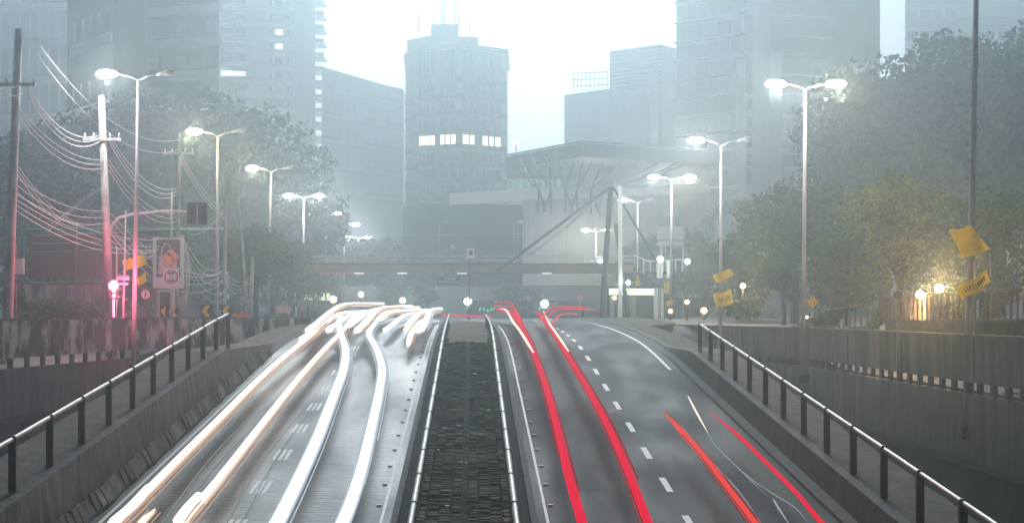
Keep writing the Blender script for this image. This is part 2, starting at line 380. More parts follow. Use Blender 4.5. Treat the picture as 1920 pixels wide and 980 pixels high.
for k in range(95):       # individual sloping foot stones on the left
    Y = 30 + k * .46; h = LBT(Y) - rz(Y)
    if h < .5: break
    z = rz(Y); x = cx(Y) - 8.85 + .03 * math.sin(k)
    b.box((x + random.uniform(-.02, .02), Y, z + .29), (.07, .43, random.uniform(.42, .5)), M=Matrix.Rotation(R(26 + random.uniform(-3, 3)) * -1, 3, 'Y') @ Matrix.Rotation(R(5), 3, 'X'))
tag(b.build('kerb_stones', mat('kerb stones', (.11, .095, .075), .9, var=.4, scale=3, bump=.6, island=.5)), 'leaning row of worn kerb stones at the foot of the left barrier', 'kerb')
def walkway(side, topf, wout):
    b = MB(); rows = []
    for Y in yy(24, 132, 1.5):
        a = cx(Y) + side * 9.34; o_ = wout(Y); z = topf(Y)
        n = 5; rows.append([(a + (o_ - a) * k / n, Y, z - .015 + .02 * math.sin(Y * 1.7 + k * 2)) for k in range(n + 1)] + [(o_ + side * .01, Y, z - .5), (o_ - side * .5, Y, z - 2.2)])
    struct(b.loft(rows).build('walkway', M['walk']))
def woutL(Y):
    base = cx(Y) - 10.9
    return base if Y < 62 else base + (min(0, (sm(WL, Y, 1) + .2) - base)) * min(1, max(0, (Y - 91) / 9)) if Y > 62 else base
def woutR(Y):
    base = cx(Y) + 10.8
    return base if Y < 62 else base + max(0, (sm(WR, Y, 1) - .2) - base) * min(1, max(0, (Y - 95) / 9))
walkway(-1, LBT, woutL); walkway(1, RBT, woutR)
def railing(side, topf, y0, n, st, label, h=1.1):
    off = side * 9.42; t = thing('handrail', (cx(y0) + off, y0, topf(y0)), label, 'railing')
    Ye = y0 + (n - 1) * st
    zt = lambda y: min(rz(y) + (1.5 if side < 0 else .87), topf(y) + .25) + h
    pts = [(cx(y) + off, y, zt(y)) for y in [26] + yy(y0, Ye + .3, st)]
    MB().tube(pts, .052, 10).build('top_tube', M['rail'], t)
    for k in range(n):
        y = y0 + k * st; x = cx(y) + off; z0 = topf(y) - .05
        MB().box((x, y, (z0 + zt(y) - .05) / 2), (.16, .1, zt(y) - .05 - z0)).build('post', M['darksteel'], t)
        MB().tube([(x, y - .05, zt(y)), (x, y + .05, zt(y + .05))], .08, 10).build('collar', M['darksteel'], t)
    return t
railing(-1, LBT, 30.5, 12, 2.95, 'handrail of thick steel tube on dark posts above the left barrier')
railing(1, RBT, 27.2, 14, 2.9, 'handrail of thick steel tube on dark posts above the right barrier')

# ------------------------------------------------------------------ slotted retaining walls
def slotted(knots, side, ztop, zbot, label, mtop, y0, y1):
    t = thing('retaining_wall', (lerp(knots, 60), 60, -2.5), label, 'wall')
    P = lambda Y, o=0: (sm(knots, Y, 1) + side * o, Y)
    ys = yy(y0, y1, 3.0)
    if ys[-1] < y1: ys.append(y1)
    def band(name, m, za, zb, o1=0, o2=.3):
        b = MB(); rows = []
        for Y in ys:
            if zb(Y) - za(Y) < .02: continue
            x1, _ = P(Y, o1); x2, _ = P(Y, o2); rows.append([(x1, Y, za(Y)), (x1, Y, zb(Y)), (x2, Y, zb(Y)), (x2, Y, za(Y))])
        b.loft(rows, close=True); n = len(b.v)
        b.f += [(0, 1, 2, 3), (n - 4, n - 3, n - 2, n - 1)]; b.sm += [False, False]
        return b.build(name, m, t)
    zp = lambda Y: ztop - 1.5
    band('upper_panel', mtop, zp, lambda Y: ztop)
    band('coping', M['conc'], lambda Y: ztop + .004, lambda Y: ztop + .09, -.05, .35)
    zs = lambda Y: ztop - 1.9
    band('lower_wall', M['conc'], lambda Y: zbot, zs)
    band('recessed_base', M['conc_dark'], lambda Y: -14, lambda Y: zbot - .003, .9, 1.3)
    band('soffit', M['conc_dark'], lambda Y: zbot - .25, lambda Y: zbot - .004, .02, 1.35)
    k = 0; Y = y0 + .8
    while Y < y1 - .5:
        x, _ = P(Y, .15); MB().box((x, Y, ztop - 1.7), (.12, .42, .396)).build('slot_post', M['conc_dark'] if k % 3 else M['kerb'], t)
        Y += 1.5 if side > 0 else 1.75; k += 1
    for Y in yy(y0 + 6, y1 - 3, 9.5):
        x, _ = P(Y, -.012); MB().box((x, Y, ztop - .75), (.03, .05, 1.5)).build('joint_strip', M['darksteel'], t)
    return t
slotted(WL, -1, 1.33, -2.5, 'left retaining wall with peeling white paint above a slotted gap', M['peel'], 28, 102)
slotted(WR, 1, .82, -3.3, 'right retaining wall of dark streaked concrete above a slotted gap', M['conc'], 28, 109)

# ------------------------------------------------------------------ street lamps
def street_lamp(px, topy, Y, zb, label, heads, tilt=0, r=.09, group='double armed street lamps', arm=1.0, pw=1700):
    # heads: list of (side, lit) ; lit in None/'w'/'y'
    X = px_x(px, Y); zt = py_z(topy, Y)
    t = thing('street_lamp', (X, Y, zb), label, 'street lamp', group)
    top = Vector((X + tilt, Y, zt))
    MB().tube([(X, Y, zb), (X + tilt * .5, Y, (zb + zt) / 2), top], [r * 1.5, r * 1.15, r * .8], 10).build('pole', M['galv'], t)
    MB().box((X, Y, zb + .2), (.5, .4, .4)).build('base_plate', M['darksteel'], t)
    for s, lit in heads:
        a = top + Vector((0, 0, -.05)); e = top + Vector((s * arm, -.15, .28))
        MB().tube([a, a + Vector((s * arm * .4, -.05, .2)), e], .04, 6).build('arm', M['galv'], t)
        h = MB(); c = e + Vector((s * .42, 0, .06)); Mx = Matrix.Rotation(-s * R(14), 3, 'Y')
        rows = []
        for u, w, hh in ((-.5, .05, .04), (-.3, .13, .09), (0, .18, .12), (.3, .17, .11), (.48, .08, .05)):
            rows.append([c + Mx @ Vector((s * u * 1.05, math.cos(q) * w, math.sin(q) * hh)) for q in [2 * math.pi * j / 10 for j in range(10)]])
        h.loft(rows, True, True); n = len(h.v); h.f += [tuple(range(10)), tuple(range(n - 10, n))]; h.sm += [True, True]
        ho = h.build('lamp_head', M['lamphead'], t)
        lc = c + Mx @ Vector((s * .08, 0, -.1))
        m = {'w': M['lens_white'], 'y': M['lens_warm'], None: M['lens_off']}[lit]
        k = 2.1 if lit else 1.
        MB().ball(lc, (.26 * k, .15 * k, .1 * k)).build('lens', m, ho)
        if lit: light('point_light', lc + Vector((0, -.3, -.35)), (1, .95, .93) if lit == 'w' else (1, .86, .55), pw, .2, t)
    return t
sg = 'double armed street lamps'
street_lamp(250, 150, 78.4, -1.3, 'tallest lamp on the left, clamped to the peeling wall, left head lit', [(-1, 'w'), (1, None)], .25)
street_lamp(406, 255, 103, 1.1, 'second lamp from the left behind the chevron signs, its left head glowing yellow', [(-1, 'y'), (1, None)], .1)
street_lamp(502, 322, 130, 1.1, 'third lamp from the left in front of the leafy trees, left head lit', [(-1, 'y'), (1, None)], .3)
street_lamp(568, 372, 160, 1.1, 'fourth lamp from the left with both heads lit white', [(-1, 'w'), (1, 'w')], .1)
street_lamp(611, 405, 188, 1.1, 'fifth lamp from the left rising past the footbridge, both heads lit', [(-1, 'w'), (1, 'w')])
street_lamp(645, 425, 208, 1.1, 'thin lamp between the two brightest far left lamps', [(1, 'w')])
street_lamp(672, 448, 250, 1.1, 'farthest lamp of the left row, right of the others, right head lit', [(-1, 'w'), (1, 'w')])
street_lamp(1815, -30, 54, -2.6, 'nearest lamp pole on the right, cut by the top of the view', [(-1, None)], .28, .11)
street_lamp(1506, 168, 81, -1.9, 'tall lamp clamped to the right wall with both heads lit', [(-1, 'w'), (1, 'y')], .1)
street_lamp(1350, 272, 96, -2, 'lamp with a yellow flag halfway up and its left head lit', [(-1, 'w'), (1, None)], .08)
street_lamp(1258, 338, 138, 1.1, 'lamp in front of the billboard with both heads white', [(-1, 'w'), (1, 'y')], .06)
street_lamp(1195, 380, 166, 1.1, 'lamp right of the footbridge mast with left head lit', [(-1, 'w'), (1, None)], .05)
street_lamp(1151, 408, 188, 1.1, 'lamp standing in front of the footbridge mast, heads dark', [(-1, None), (1, None)], .05)
street_lamp(1117, 435, 225, 1.1, 'lamp left of the mast with a yellow glowing head', [(-1, 'w'), (1, 'y')], .05)
street_lamp(1090, 452, 250, 1.1, 'second farthest lamp of the right row, one head lit', [(-1, None), (1, 'w')], .05)
street_lamp(1070, 462, 270, 1.1, 'farthest lamp of the right row with two small lit heads', [(-1, 'w'), (1, 'w')], .05)
def thin_lamp(px, topy, Y, label, side=1, base=None):
    X = px_x(px, Y); zt = py_z(topy, Y); zb = 1.1 if base is None else base
    t = thing('thin_lamp', (X, Y, zb), label, 'street lamp')
    MB().tube([(X, Y, zb), (X, Y, zt - .2), (X + side * .15, Y, zt), (X + side * .5, Y, zt)], .05, 6).build('pole', M['galv'], t)
    MB().ball((X + side * .6, Y, zt - .02), (.32, .2, .12)).build('lamp_head', M['white'], t)
thin_lamp(824, 416, 152, 'slim single lamp standing on the footbridge left of the camera post', 1, 5.4)
thin_lamp(963, 416, 152, 'slim single lamp standing on the middle of the footbridge', 1, 5.4)
thin_lamp(1248, 402, 170, 'slim single lamp behind the billboard', 1)

# ------------------------------------------------------------------ trees
def leaves_mesh(name, clumps, n, size, m, shell=.55):
    pts = []
    vol = np.array([c[3] * c[4] * c[5] for c in clumps]) ** .75; cnt = (vol / vol.sum() * n).astype(int)
    V = []
    for c, k in zip(clumps, cnt):
        d = RNG.normal(size=(k, 3)); d /= np.linalg.norm(d, axis=1)[:, None]
        r = (shell + (1 - shell) * RNG.random(k) ** .6)
        lump = 1 + .22 * np.sin(d[:, 0] * 7 + c[0]) * np.sin(d[:, 1] * 6 + c[1]) + .16 * np.sin(d[:, 2] * 9 + c[2] + d[:, 0] * 5)
        keep = (np.sin(d[:, 0] * 11 + c[1] * 3) + np.sin(d[:, 2] * 10 + c[0] * 2) + np.sin(d[:, 1] * 12)) > -1.05
        p = np.array(c[:3]) + d * (r * lump)[:, None] * np.array(c[3:6]); V.append(p[keep])
    P = np.concatenate(V); k = len(P)
    u = RNG.normal(size=(k, 3)); u /= np.linalg.norm(u, axis=1)[:, None]; w = np.cross(u, RNG.normal(size=(k, 3))); w /= np.linalg.norm(w, axis=1)[:, None]
    s = size * RNG.uniform(.6, 1.35, k)[:, None]
    q = np.stack([P - u * s, P + w * s * .45, P + u * s, P - w * s * .45], 1).reshape(-1, 3)
    me = bpy.data.meshes.new(name); me.vertices.add(4 * k); me.vertices.foreach_set('co', q.ravel())
    me.loops.add(4 * k); me.loops.foreach_set('vertex_index', np.arange(4 * k)); me.polygons.add(k)
    me.polygons.foreach_set('loop_start', np.arange(0, 4 * k, 4)); me.polygons.foreach_set('loop_total', np.full(k, 4)); me.materials.append(m); me.update(calc_edges=True)
    return me
def tree_proto(h, rad, n, size, leaf, seed, low=.3):
    rs = random.Random(seed); cl = []
    for k in range(15):
        a = rs.uniform(0, 6.28); q = rs.random() ** .6 * rad * .72; z = h * rs.uniform(low, .86); sh = 1 - .45 * abs((z / h - .55) / .45)
        rr = rad * rs.uniform(.28, .46); cl.append((math.cos(a) * q * sh, math.sin(a) * q * sh, z, rr, rr, rr * .72))
    cl.append((0, 0, h * .62, rad * .55, rad * .55, h * .27))
    lm = leaves_mesh('crown', cl, n, size, leaf)
    t = MB(); pts = [(0, 0, -.5), (.1, .05, h * .25), (-.1, .1, h * .5), (0, 0, h * .7)]
    t.tube(pts, [h * .03, h * .022, h * .015, h * .006], 8)
    for c in cl[:9]:
        z0 = h * rs.uniform(.2, .45); t.tube([(0, 0, z0), (c[0] * .5, c[1] * .5, (z0 + c[2]) / 2 + .2), c[:3]], [h * .012, h * .008, h * .003], 6)
    to = t.build('trunk', M['bark']); tm = to.data; bpy.data.objects.remove(to)
    return lm, tm, h
PR = {'A': tree_proto(16, 7.5, 17000, .27, M['leaf'], 1), 'B': tree_proto(14, 6, 14000, .24, M['leaf2'], 2), 'C': tree_proto(16, 7, 16000, .26, M['leaf'], 3, .15),
      'Y': tree_proto(12, 5.2, 13000, .19, M['leaf_lampglow'], 4, .2), 'S': tree_proto(4.5, 2.2, 2600, .14, M['leaf3'], 5, .35), 'G': tree_proto(13, 6, 14000, .22, M['leaf2'], 6, .1)}
nrot = [0]
def tree(p, px, topy, Y, label, wide=1., zb=None, name='tree', group=None):
    lm, tm, h = PR[p]; zb = 1.1 if zb is None else zb; H = py_z(topy, Y) - zb; s = H / h
    t = thing(name, (px_x(px, Y), Y, zb), label, 'tree' if name == 'tree' else name.replace('_', ' '), group)
    nrot[0] += 1.3; t.rotation_euler = (0, 0, nrot[0]); t.scale = (s * wide, s * wide, s)
    for nm, d in (('crown', lm), ('trunk', tm)):
        o = bpy.data.objects.new(nm, d); COL.objects.link(o); o.parent = t
    return t
gl = 'trees behind the left wall'; gr = 'trees on the right slope'
tree('C', 40, 250, 135, 'dark tree at the far left edge behind the first utility pole', group=gl)
tree('A', 130, 215, 170, 'dark tree between the first and second utility poles', group=gl)
tree('C', 225, 175, 180, 'tall dark tree behind the leftmost tall street lamp', group=gl)
tree('A', 340, 150, 185, 'tallest dark tree with rounded top under the balcony building', group=gl)
tree('C', 440, 180, 188, 'tall dark tree right of the yellow glowing lamp head', group=gl)
tree('A', 515, 255, 190, 'dark tree sloping down beside the residential tower', .95, group=gl)
tree('G', 565, 345, 178, 'lower dark tree at the right end of the left tree mass', .9, group=gl)
tree('B', 480, 400, 124, 'leafy green tree behind the leaning white post', .9, group=gl)
tree('B', 548, 430, 150, 'leafy tree lit by the lamps at the left end of the footbridge', group=gl)
tree('G', 90, 400, 112, 'low green tree behind the meter box on the left', .9, group=gl)
tree('G', 280, 380, 125, 'low dark tree behind the advertising panel', 1.1, group=gl)
tree('B', 705, 425, 240, 'distant green tree just above the footbridge left of the dark block', 1.1)
tree('B', 640, 440, 230, 'distant tree above the footbridge behind the far left lamps', 1.1)
tree('G', 600, 500, 210, 'dark tree in the gap beneath the left part of the footbridge', 1.3)
tree('S', 793, 514, 190, 'small bright green tree under the footbridge left of the name sign', 1.0, name='young_tree')
tree('S', 960, 528, 185, 'small bright green tree under the middle of the footbridge', 1.1, name='young_tree')
tree('S', 1010, 540, 195, 'small dim tree under the footbridge beside the two lamps', 1.0, name='young_tree')
tree('S', 730, 520, 200, 'small yellowish tree under the footbridge beside the far left lamps', 1.0, name='young_tree')
tree('G', 1385, 430, 122, 'dark round tree behind the lamp with the yellow flag', 1.0, group=gr)
tree('C', 1320, 440, 150, 'dark tree right of the billboard', 1.0, group=gr)
tree('G', 1395, 345, 200, 'distant tree in front of the white columned office', .8, group=gr)
tree('B', 1290, 410, 205, 'distant tree above the right end of the footbridge', 1.1, group=gr)
tree('B', 1215, 425, 205, 'distant tree right of the footbridge mast', .9, group=gr)
tree('B', 1490, 310, 112, 'green leafy tree left of the tall wall lamp on the right', 1.0, group=gr)
tree('C', 1570, 200, 150, 'dark tree behind the tall wall lamp on the right', .95, group=gr)
tree('A', 1660, 95, 175, 'tall dark tree at the top of the right slope', .9, group=gr)
tree('C', 1770, 60, 170, 'tall dark tree left of the nearest right lamp pole', .9, group=gr)
tree('A', 1870, 30, 165, 'tallest dark tree at the right edge', .9, group=gr)
tree('A', 1960, 60, 140, 'dark tree cut by the right edge of the view', .9, group=gr)
tree('Y', 1690, 310, 88, 'tree with lamp glow coloured into its yellow green leaves above the park fence', 1.1, group=gr)
tree('G', 1590, 395, 96, 'bushy dark green tree behind the merge sign', 1.0, group=gr)
tree('G', 1850, 330, 82, 'dark tree behind the large yellow flag', 1.05, group=gr)
tree('B', 1470, 440, 100, 'low leafy green tree at the start of the right slope', .8, group=gr)
# bushes
def bush(px, topy, Y, w, label, leaf, n=1500, size=.12, zb=None, parent=None):
    zb = 1.1 if zb is None else zb; H = py_z(topy, Y) - zb; X = px_x(px, Y); cl = []
    for k in range(7): cl.append((random.uniform(-w, w) * .6, random.uniform(-.6, .6), H * random.uniform(.3, .7), w * .45, .7, H * .33))
    me = leaves_mesh('bush', cl, n, size, leaf, .3); o = bpy.data.objects.new('bush', me); COL.objects.link(o); o.location = (X, Y, zb)
    return tag(o, label, 'bush')
bush(75, 556, 92, 1.8, 'hedge bush with orange light in its leaf colour behind the first utility pole', M['leafy'], 2500)
bush(125, 562, 91, 1.7, 'olive bush with warm light in its leaf colour below the pale garden wall, left half', M['leafy'], 2200)
bush(170, 566, 91, 1.3, 'olive bush with warm light in its leaf colour below the pale garden wall, right half', M['leafy'], 2000)
bush(36, 520, 86, .5, 'climbing greenery clinging to the first utility pole', M['leaf2'], 900)
bush(1390, 553, 104, 1.4, 'bright yellow green bush beside the globe lamp', M['leaf3'], 1500, .16)
bush(1540, 575, 84, 1.0, 'yellow green bush left of the park fence', M['leaf3'], 900, .14, .3)
bush(1515, 598, 86, 1.2, 'low dark bush at the foot of the merge sign', M['leaf'], 1200, .1, -.1)
bush(1800, 560, 66, .5, 'thin yellow green plant behind the park fence', M['leaf3'], 260, .1, 1.3)
bush(1868, 560, 62, .5, 'thin plant behind the park fence near the right edge', M['leaf3'], 260, .1, 1.3)
bush(1640, 572, 78, .6, 'leafy shrub by the bend of the park fence', M['leaf3'], 400, .12, .8)
bush(1895, 735, 52, .4, 'weed growing in the slot of the right wall', M['leaf2'], 300, .06, -1.05)
wd = thing('weed_patch', (cx(50), 50, rz(50)), 'scattered weeds growing between the bricks of the median bed', 'weeds')
cl = []
for k in range(38):
    Y = random.uniform(36, 74); cl.append((cx(Y) - cx(50) + random.choice((-.9, -.1, .05, .9, .5)) + random.uniform(-.08, .08), Y - 50, rz(Y) - rz(50) + .27, random.uniform(.05, .16), random.uniform(.1, .3), .06))
o = bpy.data.objects.new('weed_leaves', leaves_mesh('weed_leaves', cl, 2600, .035, M['leaf2'], .1)); COL.objects.link(o); o.parent = wd; o['kind'] = 'stuff'
lt = thing('litter', (cx(58), 58, rz(58)), 'pale scraps of litter lying on the median bed', 'litter')
for k in range(9):
    Y = random.uniform(37, 72); MB().box((cx(Y) + random.uniform(-.8, .8), Y, rz(Y) + .3), (random.uniform(.04, .12), random.uniform(.04, .14), .02), rz=random.uniform(0, 3)).build('scrap', M['sign_white'], lt)

# ------------------------------------------------------------------ buildings
def facade(root, A, B, z0, z1, floors, cols, win, wm, band=None, bandm=None, lit=None, proud=.12, rnd=None, name='window', cap=100, bz=.9):
    """panes set on the face from A to B (x, y); floors = list of sill heights; cols = list of (u0, u1) in metres along the face"""
    A = Vector((*A, 0)); B = Vector((*B, 0)); d = (B - A).normalized(); nrm = Vector((d.y, -d.x, 0)); ang = math.atan2(d.y, d.x); L_ = (B - A).length
    cache = {}; cnt = 0
    for fi, zf in enumerate(floors):
        for ci, (u0, u1) in enumerate(cols):
            if cnt >= cap: break
            key = (round(u1 - u0, 2), lit(fi, ci) if lit else False)
            if key not in cache:
                mb = MB().box((0, 0, 0), (u1 - u0, .08, win), ang); me = mb.build(name, M[key[1]] if key[1] else wm, None).data; bpy.data.objects.remove(bpy.data.objects[-1]) if False else None
                for o_ in [o_ for o_ in COL.objects if o_.data == me]: bpy.data.objects.remove(o_)
                cache[key] = me
            c = A + d * ((u0 + u1) / 2) + nrm * .02; o = bpy.data.objects.new(name, cache[key]); COL.objects.link(o); o.parent = root
            o.location = Vector((c.x, c.y, zf + win / 2)) - root.location; cnt += 1
    if band:
        b = MB()
        for zf in floors:
            c = (A + B) / 2 + nrm * proud / 2; b.box((c.x, c.y, zf - band / 2 - .02), (L_ + proud, proud, band), ang)
        b.build('floor_band', bandm, root)
def block(root, poly, z0, z1, m, name='wall'): return MB().prism(poly, z0, z1).build(name, m, root)
def bthing(name, px, Y, label): return thing(name, (px_x(px, Y), Y, 1.0), label, 'building')
def pxp(px, Y): return (px_x(px, Y), Y)
def ruler(A, B, xs):         # photo columns to metres along a face
    A = Vector(A); B = Vector(B); out = []
    for x in xs:
        t_ = (x - 960) / F; d = B - A; k = (t_ * A.y - A.x) / (d.x - t_ * d.y); out.append(k * d.length)
    return out
def pairs(v): return [(v[i], v[i + 1]) for i in range(0, len(v) - 1, 2)]
# central tower
Yc = 308; t = bthing('office_tower', 855, Yc, 'grey office tower in the centre with one floor of lit windows and rooftop antennas')
pA, pB, pC, pD, pE = pxp(760, 318), pxp(786, 310), pxp(862, 306), pxp(948, 313), pxp(952, 335)
block(t, [pA, pB, pC, pD, pE, pxp(765, 340)], 1, py_z(90, Yc), M['b_mid'])
MB().prism([pxp(757, 317), pxp(786, 308.6), pxp(862, 304.6), pxp(953, 312), pxp(956, 336), pxp(760, 341)], py_z(92, Yc) + .01, py_z(86, Yc)).build('cornice', M['b_mid'], t)
block(t, [pxp(763, 320), pxp(800, 315), pxp(897, 316), pxp(897, 330), pxp(765, 332)], py_z(86, Yc), py_z(56, Yc), M['b_mid'], 'penthouse')
block(t, [pxp(808, 318), pxp(860, 318), pxp(860, 328), pxp(808, 328)], py_z(56, Yc), py_z(28, Yc), M['b_mid'], 'tank_room')
for x, ty in ((783, 18), (787, 35), (812, 22), (829, -12), (834, -2), (853, -8), (858, -10), (862, 25), (880, 42)):
    MB().tube([(px_x(x, 320), 320, py_z(60, 320)), (px_x(x, 320), 320, py_z(ty, 320))], .13, 6).build('antenna', M['galv'], t)
fl = [py_z(y, Yc) for y in (271, 302, 334, 366, 397, 239, 208, 176)]
u1 = ruler(pB, pC, [786.5, 791.5, 793, 798, 800, 806, 808, 815, 826, 833, 836, 843, 846, 854]); c1 = pairs(u1)
u2 = ruler(pC, pD, [868, 878, 881, 889, 893, 902, 905, 914, 918, 925, 929, 938]); c2 = pairs(u2)
litf = lambda f, c: 'win_lit' if f == 0 and c != 2 else False
litf2 = lambda f, c: 'win_lit' if f == 0 else False
facade(t, pB, pC, 0, 0, fl, c1, 1.75, M['glass'], 1.0, M['b_grey'], litf2)
facade(t, pC, pD, 0, 0, fl, c2, 1.75, M['glass'], 1.0, M['b_grey'], litf)
facade(t, pB, pC, 0, 0, [py_z(147, Yc)], c1, 5.3, M['glass'], 1.2, M['b_grey'], name='tall_window')
facade(t, pC, pD, 0, 0, [py_z(147, Yc)], c2, 5.3, M['glass'], 1.2, M['b_grey'], name='tall_window')
facade(t, pA, pB, 0, 0, fl, [], 1.7, M['glass'], 1.0, M['b_grey'])
# glass office
t = bthing('glass_office', 680, 335, 'glass office block with a slanting roof left of the central tower')
A, B = pxp(603, 326), pxp(757, 352)
b = MB(); zl, zr = py_z(125, 326), py_z(170, 352)
b.add([(*A, 1), (*B, 1), (B[0], B[1] + 30, 1), (A[0], A[1] + 30, 1), (*A, zl), (*B, zr), (B[0], B[1] + 30, zr), (A[0], A[1] + 30, zl)], [(0, 1, 5, 4), (1, 2, 6, 5), (2, 3, 7, 6), (3, 0, 4, 7), (4, 5, 6, 7), (3, 2, 1, 0)]).build('wall', M['glass_b'], t)
LL = (Vector(B) - Vector(A)).length
facade(t, A, B, 0, 0, [py_z(y, 340) for y in (187, 233, 279, 325, 372)], [(i * LL / 12 + .12, (i + 1) * LL / 12 - .12) for i in range(12)], 3.9, M['glass_b'], .25, M['b_dark'])
facade(t, A, B, 0, 0, [py_z(y, 340) for y in (180, 227, 273, 319, 366)], [(0, LL * .22), (LL * .52, LL - .1)], .75, M['b_dark'], name='dark_band', rnd=0)
# residential tower
t = bthing('residential_tower', 510, 335, 'pale residential tower with stacked balconies, cut by the top of the view')
A, B, C3 = pxp(410, 335), pxp(552, 340), pxp(612, 360)
block(t, [A, B, pxp(548, 362), pxp(400, 362)], 1, 76, M['b_pale'])
block(t, [(B[0] + .01, B[1] - 1), pxp(592, 342), pxp(592, 362), pxp(553, 362)], 1, 76, M['b_pale'], 'service_core')
fz = [3 + 3.0 * k for k in range(24)]
u = ruler(A, B, [414, 438, 440, 460])
facade(t, A, B, 0, 0, fz, pairs(u), 1.5, M['glass'], .9, M['b_white'], lambda f, c: 'win_lit3' if f in (16,) and c in (0, 1) else False)
u = ruler(A, B, [505, 510, 516, 530, 538, 542])
facade(t, A, B, 0, 0, [z + .6 for z in fz], pairs(u), 1.1, M['glass'], lit=lambda f, c: 'win_lit3' if (f, c) in ((19, 1), (18, 1)) else False)
for k, z in enumerate(fz):
    bal = MB().box((px_x(601, 349), 349, z), (2.3, 6.5, .3)).build('balcony', M['b_white'], t)
    MB().box((px_x(601, 349), 345.7, z + .6), (2.2, .08, .85)).build('balustrade', M['b_grey'], bal)
for k, z in enumerate(fz[3:]):
    c = px_x(437, 334); MB().box((c, 334.6, z - .1), (5.8, 1.3, .55)).build('front_balcony', M['b_white'], t)
# balcony building
t = bthing('balcony_building', 270, 232, 'grey apartment building with wide white balcony slabs behind the left trees')
A, B = pxp(126, 240), pxp(411, 225)
A2 = pxp(270, 222)
block(t, [A, pxp(215, 224), pxp(278, 230), B, pxp(411, 250), pxp(126, 262)], 1, 60, M['b_grey'])
for y0, xa, xb in ((95, 135, 212), (218, 132, 207), (345, 132, 190), (-25, 135, 212)):
    a = Vector((px_x(xa, 237), 237, 0)); c = Vector((px_x(xb, 223), 223, 0)); z = py_z(y0, 230)
    bo = MB().slab([(a.x, a.y, z), (c.x, c.y, z), (c.x, c.y, z + 1.5), (a.x, a.y, z + 1.5)], (-.3, -.5, 0)).build('balcony', M['b_white'], t)
    for f in (.15, .35, .55, .75, .93):
        p = a.lerp(c, f); MB().box((p.x - .3, p.y - .35, z + 3.4), (1.4, .1, 2.6), math.atan2(-14, 6)).build('window', M['glass'], t)
for y0, xa, xb in ((90, 275, 415), (152, 270, 412), (30, 280, 415), (215, 275, 400)):
    z = py_z(y0, 226); a = Vector((px_x(xa, 228), 228, 0)); c = Vector((px_x(xb, 223), 223, 0))
    MB().slab([(a.x, a.y, z), (c.x, c.y, z), (c.x, c.y, z + 1.3), (a.x, a.y, z + 1.3)], (0, -.6, 0)).build('balcony', M['b_white'], t)
    for f in (.14, .32, .5, .68, .86):
        p = a.lerp(c, f); MB().box((p.x, p.y + .2, z + 2.6), (1.5, .9, 1.7)).build('window', M['glass'], t)
# far left glass building
t = bthing('gridded_building', 60, 350, 'pale building with a fine window grid at the far left edge')
A, B = pxp(-90, 356), pxp(130, 350)
block(t, [A, B, pxp(130, 380), pxp(-90, 380)], 1, 77, M['b_mid'])
LL = (Vector(B) - Vector(A)).length
facade(t, A, B, 0, 0, [z for z in range(14, 74, 8)], [(i * LL / 12 + .25, (i + 1) * LL / 12 - .25) for i in range(12)], 6.0, M['glass_b'], .3, M['b_grey'])
# right cluster
t = bthing('stepped_block', 1160, 330, 'blank grey stepped tower behind the canopy with a bright white fin')
block(t, [pxp(1058, 330), pxp(1150, 320), pxp(1215, 326), pxp(1215, 350), pxp(1062, 350)], 1, py_z(172, 325), M['b_mid'], 'lower_wall')
block(t, [pxp(1143, 334), pxp(1240, 325.5), pxp(1284, 334), pxp(1284, 360), pxp(1146, 360)], 1, py_z(90, 330), M['b_mid'], 'upper_wall')
block(t, [pxp(1217, 318), pxp(1234, 318), pxp(1234, 321), pxp(1217, 321)], 1, py_z(130, 318), M['b_white'], 'fin')
b = MB()
for k in range(10):
    z = py_z(95 + k * 7.4, 330); b.seg((*pxp(1143, 333.8), z), (*pxp(1240, 325.3), z), .12, .25)
b.build('cladding_lines', M['b_grey'], t)
fr = MB()
for x in range(1075, 1141, 8): fr.tube([(px_x(x, 326), 326, py_z(172, 326)), (px_x(x, 326), 326, py_z(136, 326))], .1, 5)
for y in (138, 150, 162): fr.tube([(px_x(1073, 326), 326, py_z(y, 326)), (px_x(1141, 326), 326, py_z(y - 3, 326))], .12, 5)
fr.build('roof_frame', M['galv'], t)
t = bthing('columned_office', 1400, 292, 'office tower with tall white columns and white floor edges on the right')
A, B = pxp(1268, 298), pxp(1390, 288)
block(t, [A, pxp(1395, 288), pxp(1650, 296), pxp(1650, 325), pxp(1272, 325)], 1, 74, M['b_mid'])
LL = (Vector(B) - Vector(A)).length
fz2 = [py_z(y, 292) for y in (350, 315, 281, 247, 213, 178, 142, 106, 70, 32, -6)]
facade(t, A, B, 0, 0, fz2, [(i * LL / 6 + .15, (i + 1) * LL / 6 - .15) for i in range(6)], 2.8, M['glass_b'], .3, M['b_white'], proud=.6, cap=70)
A, B = pxp(1400, 288.1), pxp(1560, 293); LL = (Vector(B) - Vector(A)).length
facade(t, A, B, 0, 0, fz2, [(i * LL / 7 + .2, (i + 1) * LL / 7 - .2) for i in range(7)], 2.2, M['glass_b'], .24, M['b_white'], proud=.4, cap=30, name='side_window')
for xa, xb, ty in ((1380, 1398, 110), (1443, 1466, 95), (1410, 1444, -40)):
    block(t, [pxp(xa, 283), pxp(xb, 283), pxp(xb, 288), pxp(xa, 288)], 1, py_z(ty, 283), M['b_white'] if ty > 0 else M['b_pale'], 'column')
t = bthing('slab_tower', 1800, 370, 'pale slab tower rising behind the right slope')
block(t, [pxp(1697, 370), pxp(1990, 370), pxp(1990, 392), pxp(1697, 392)], 1, 77, M['b_mid'])
A, B = pxp(1697, 370), pxp(1990, 370); LL = B[0] - A[0]
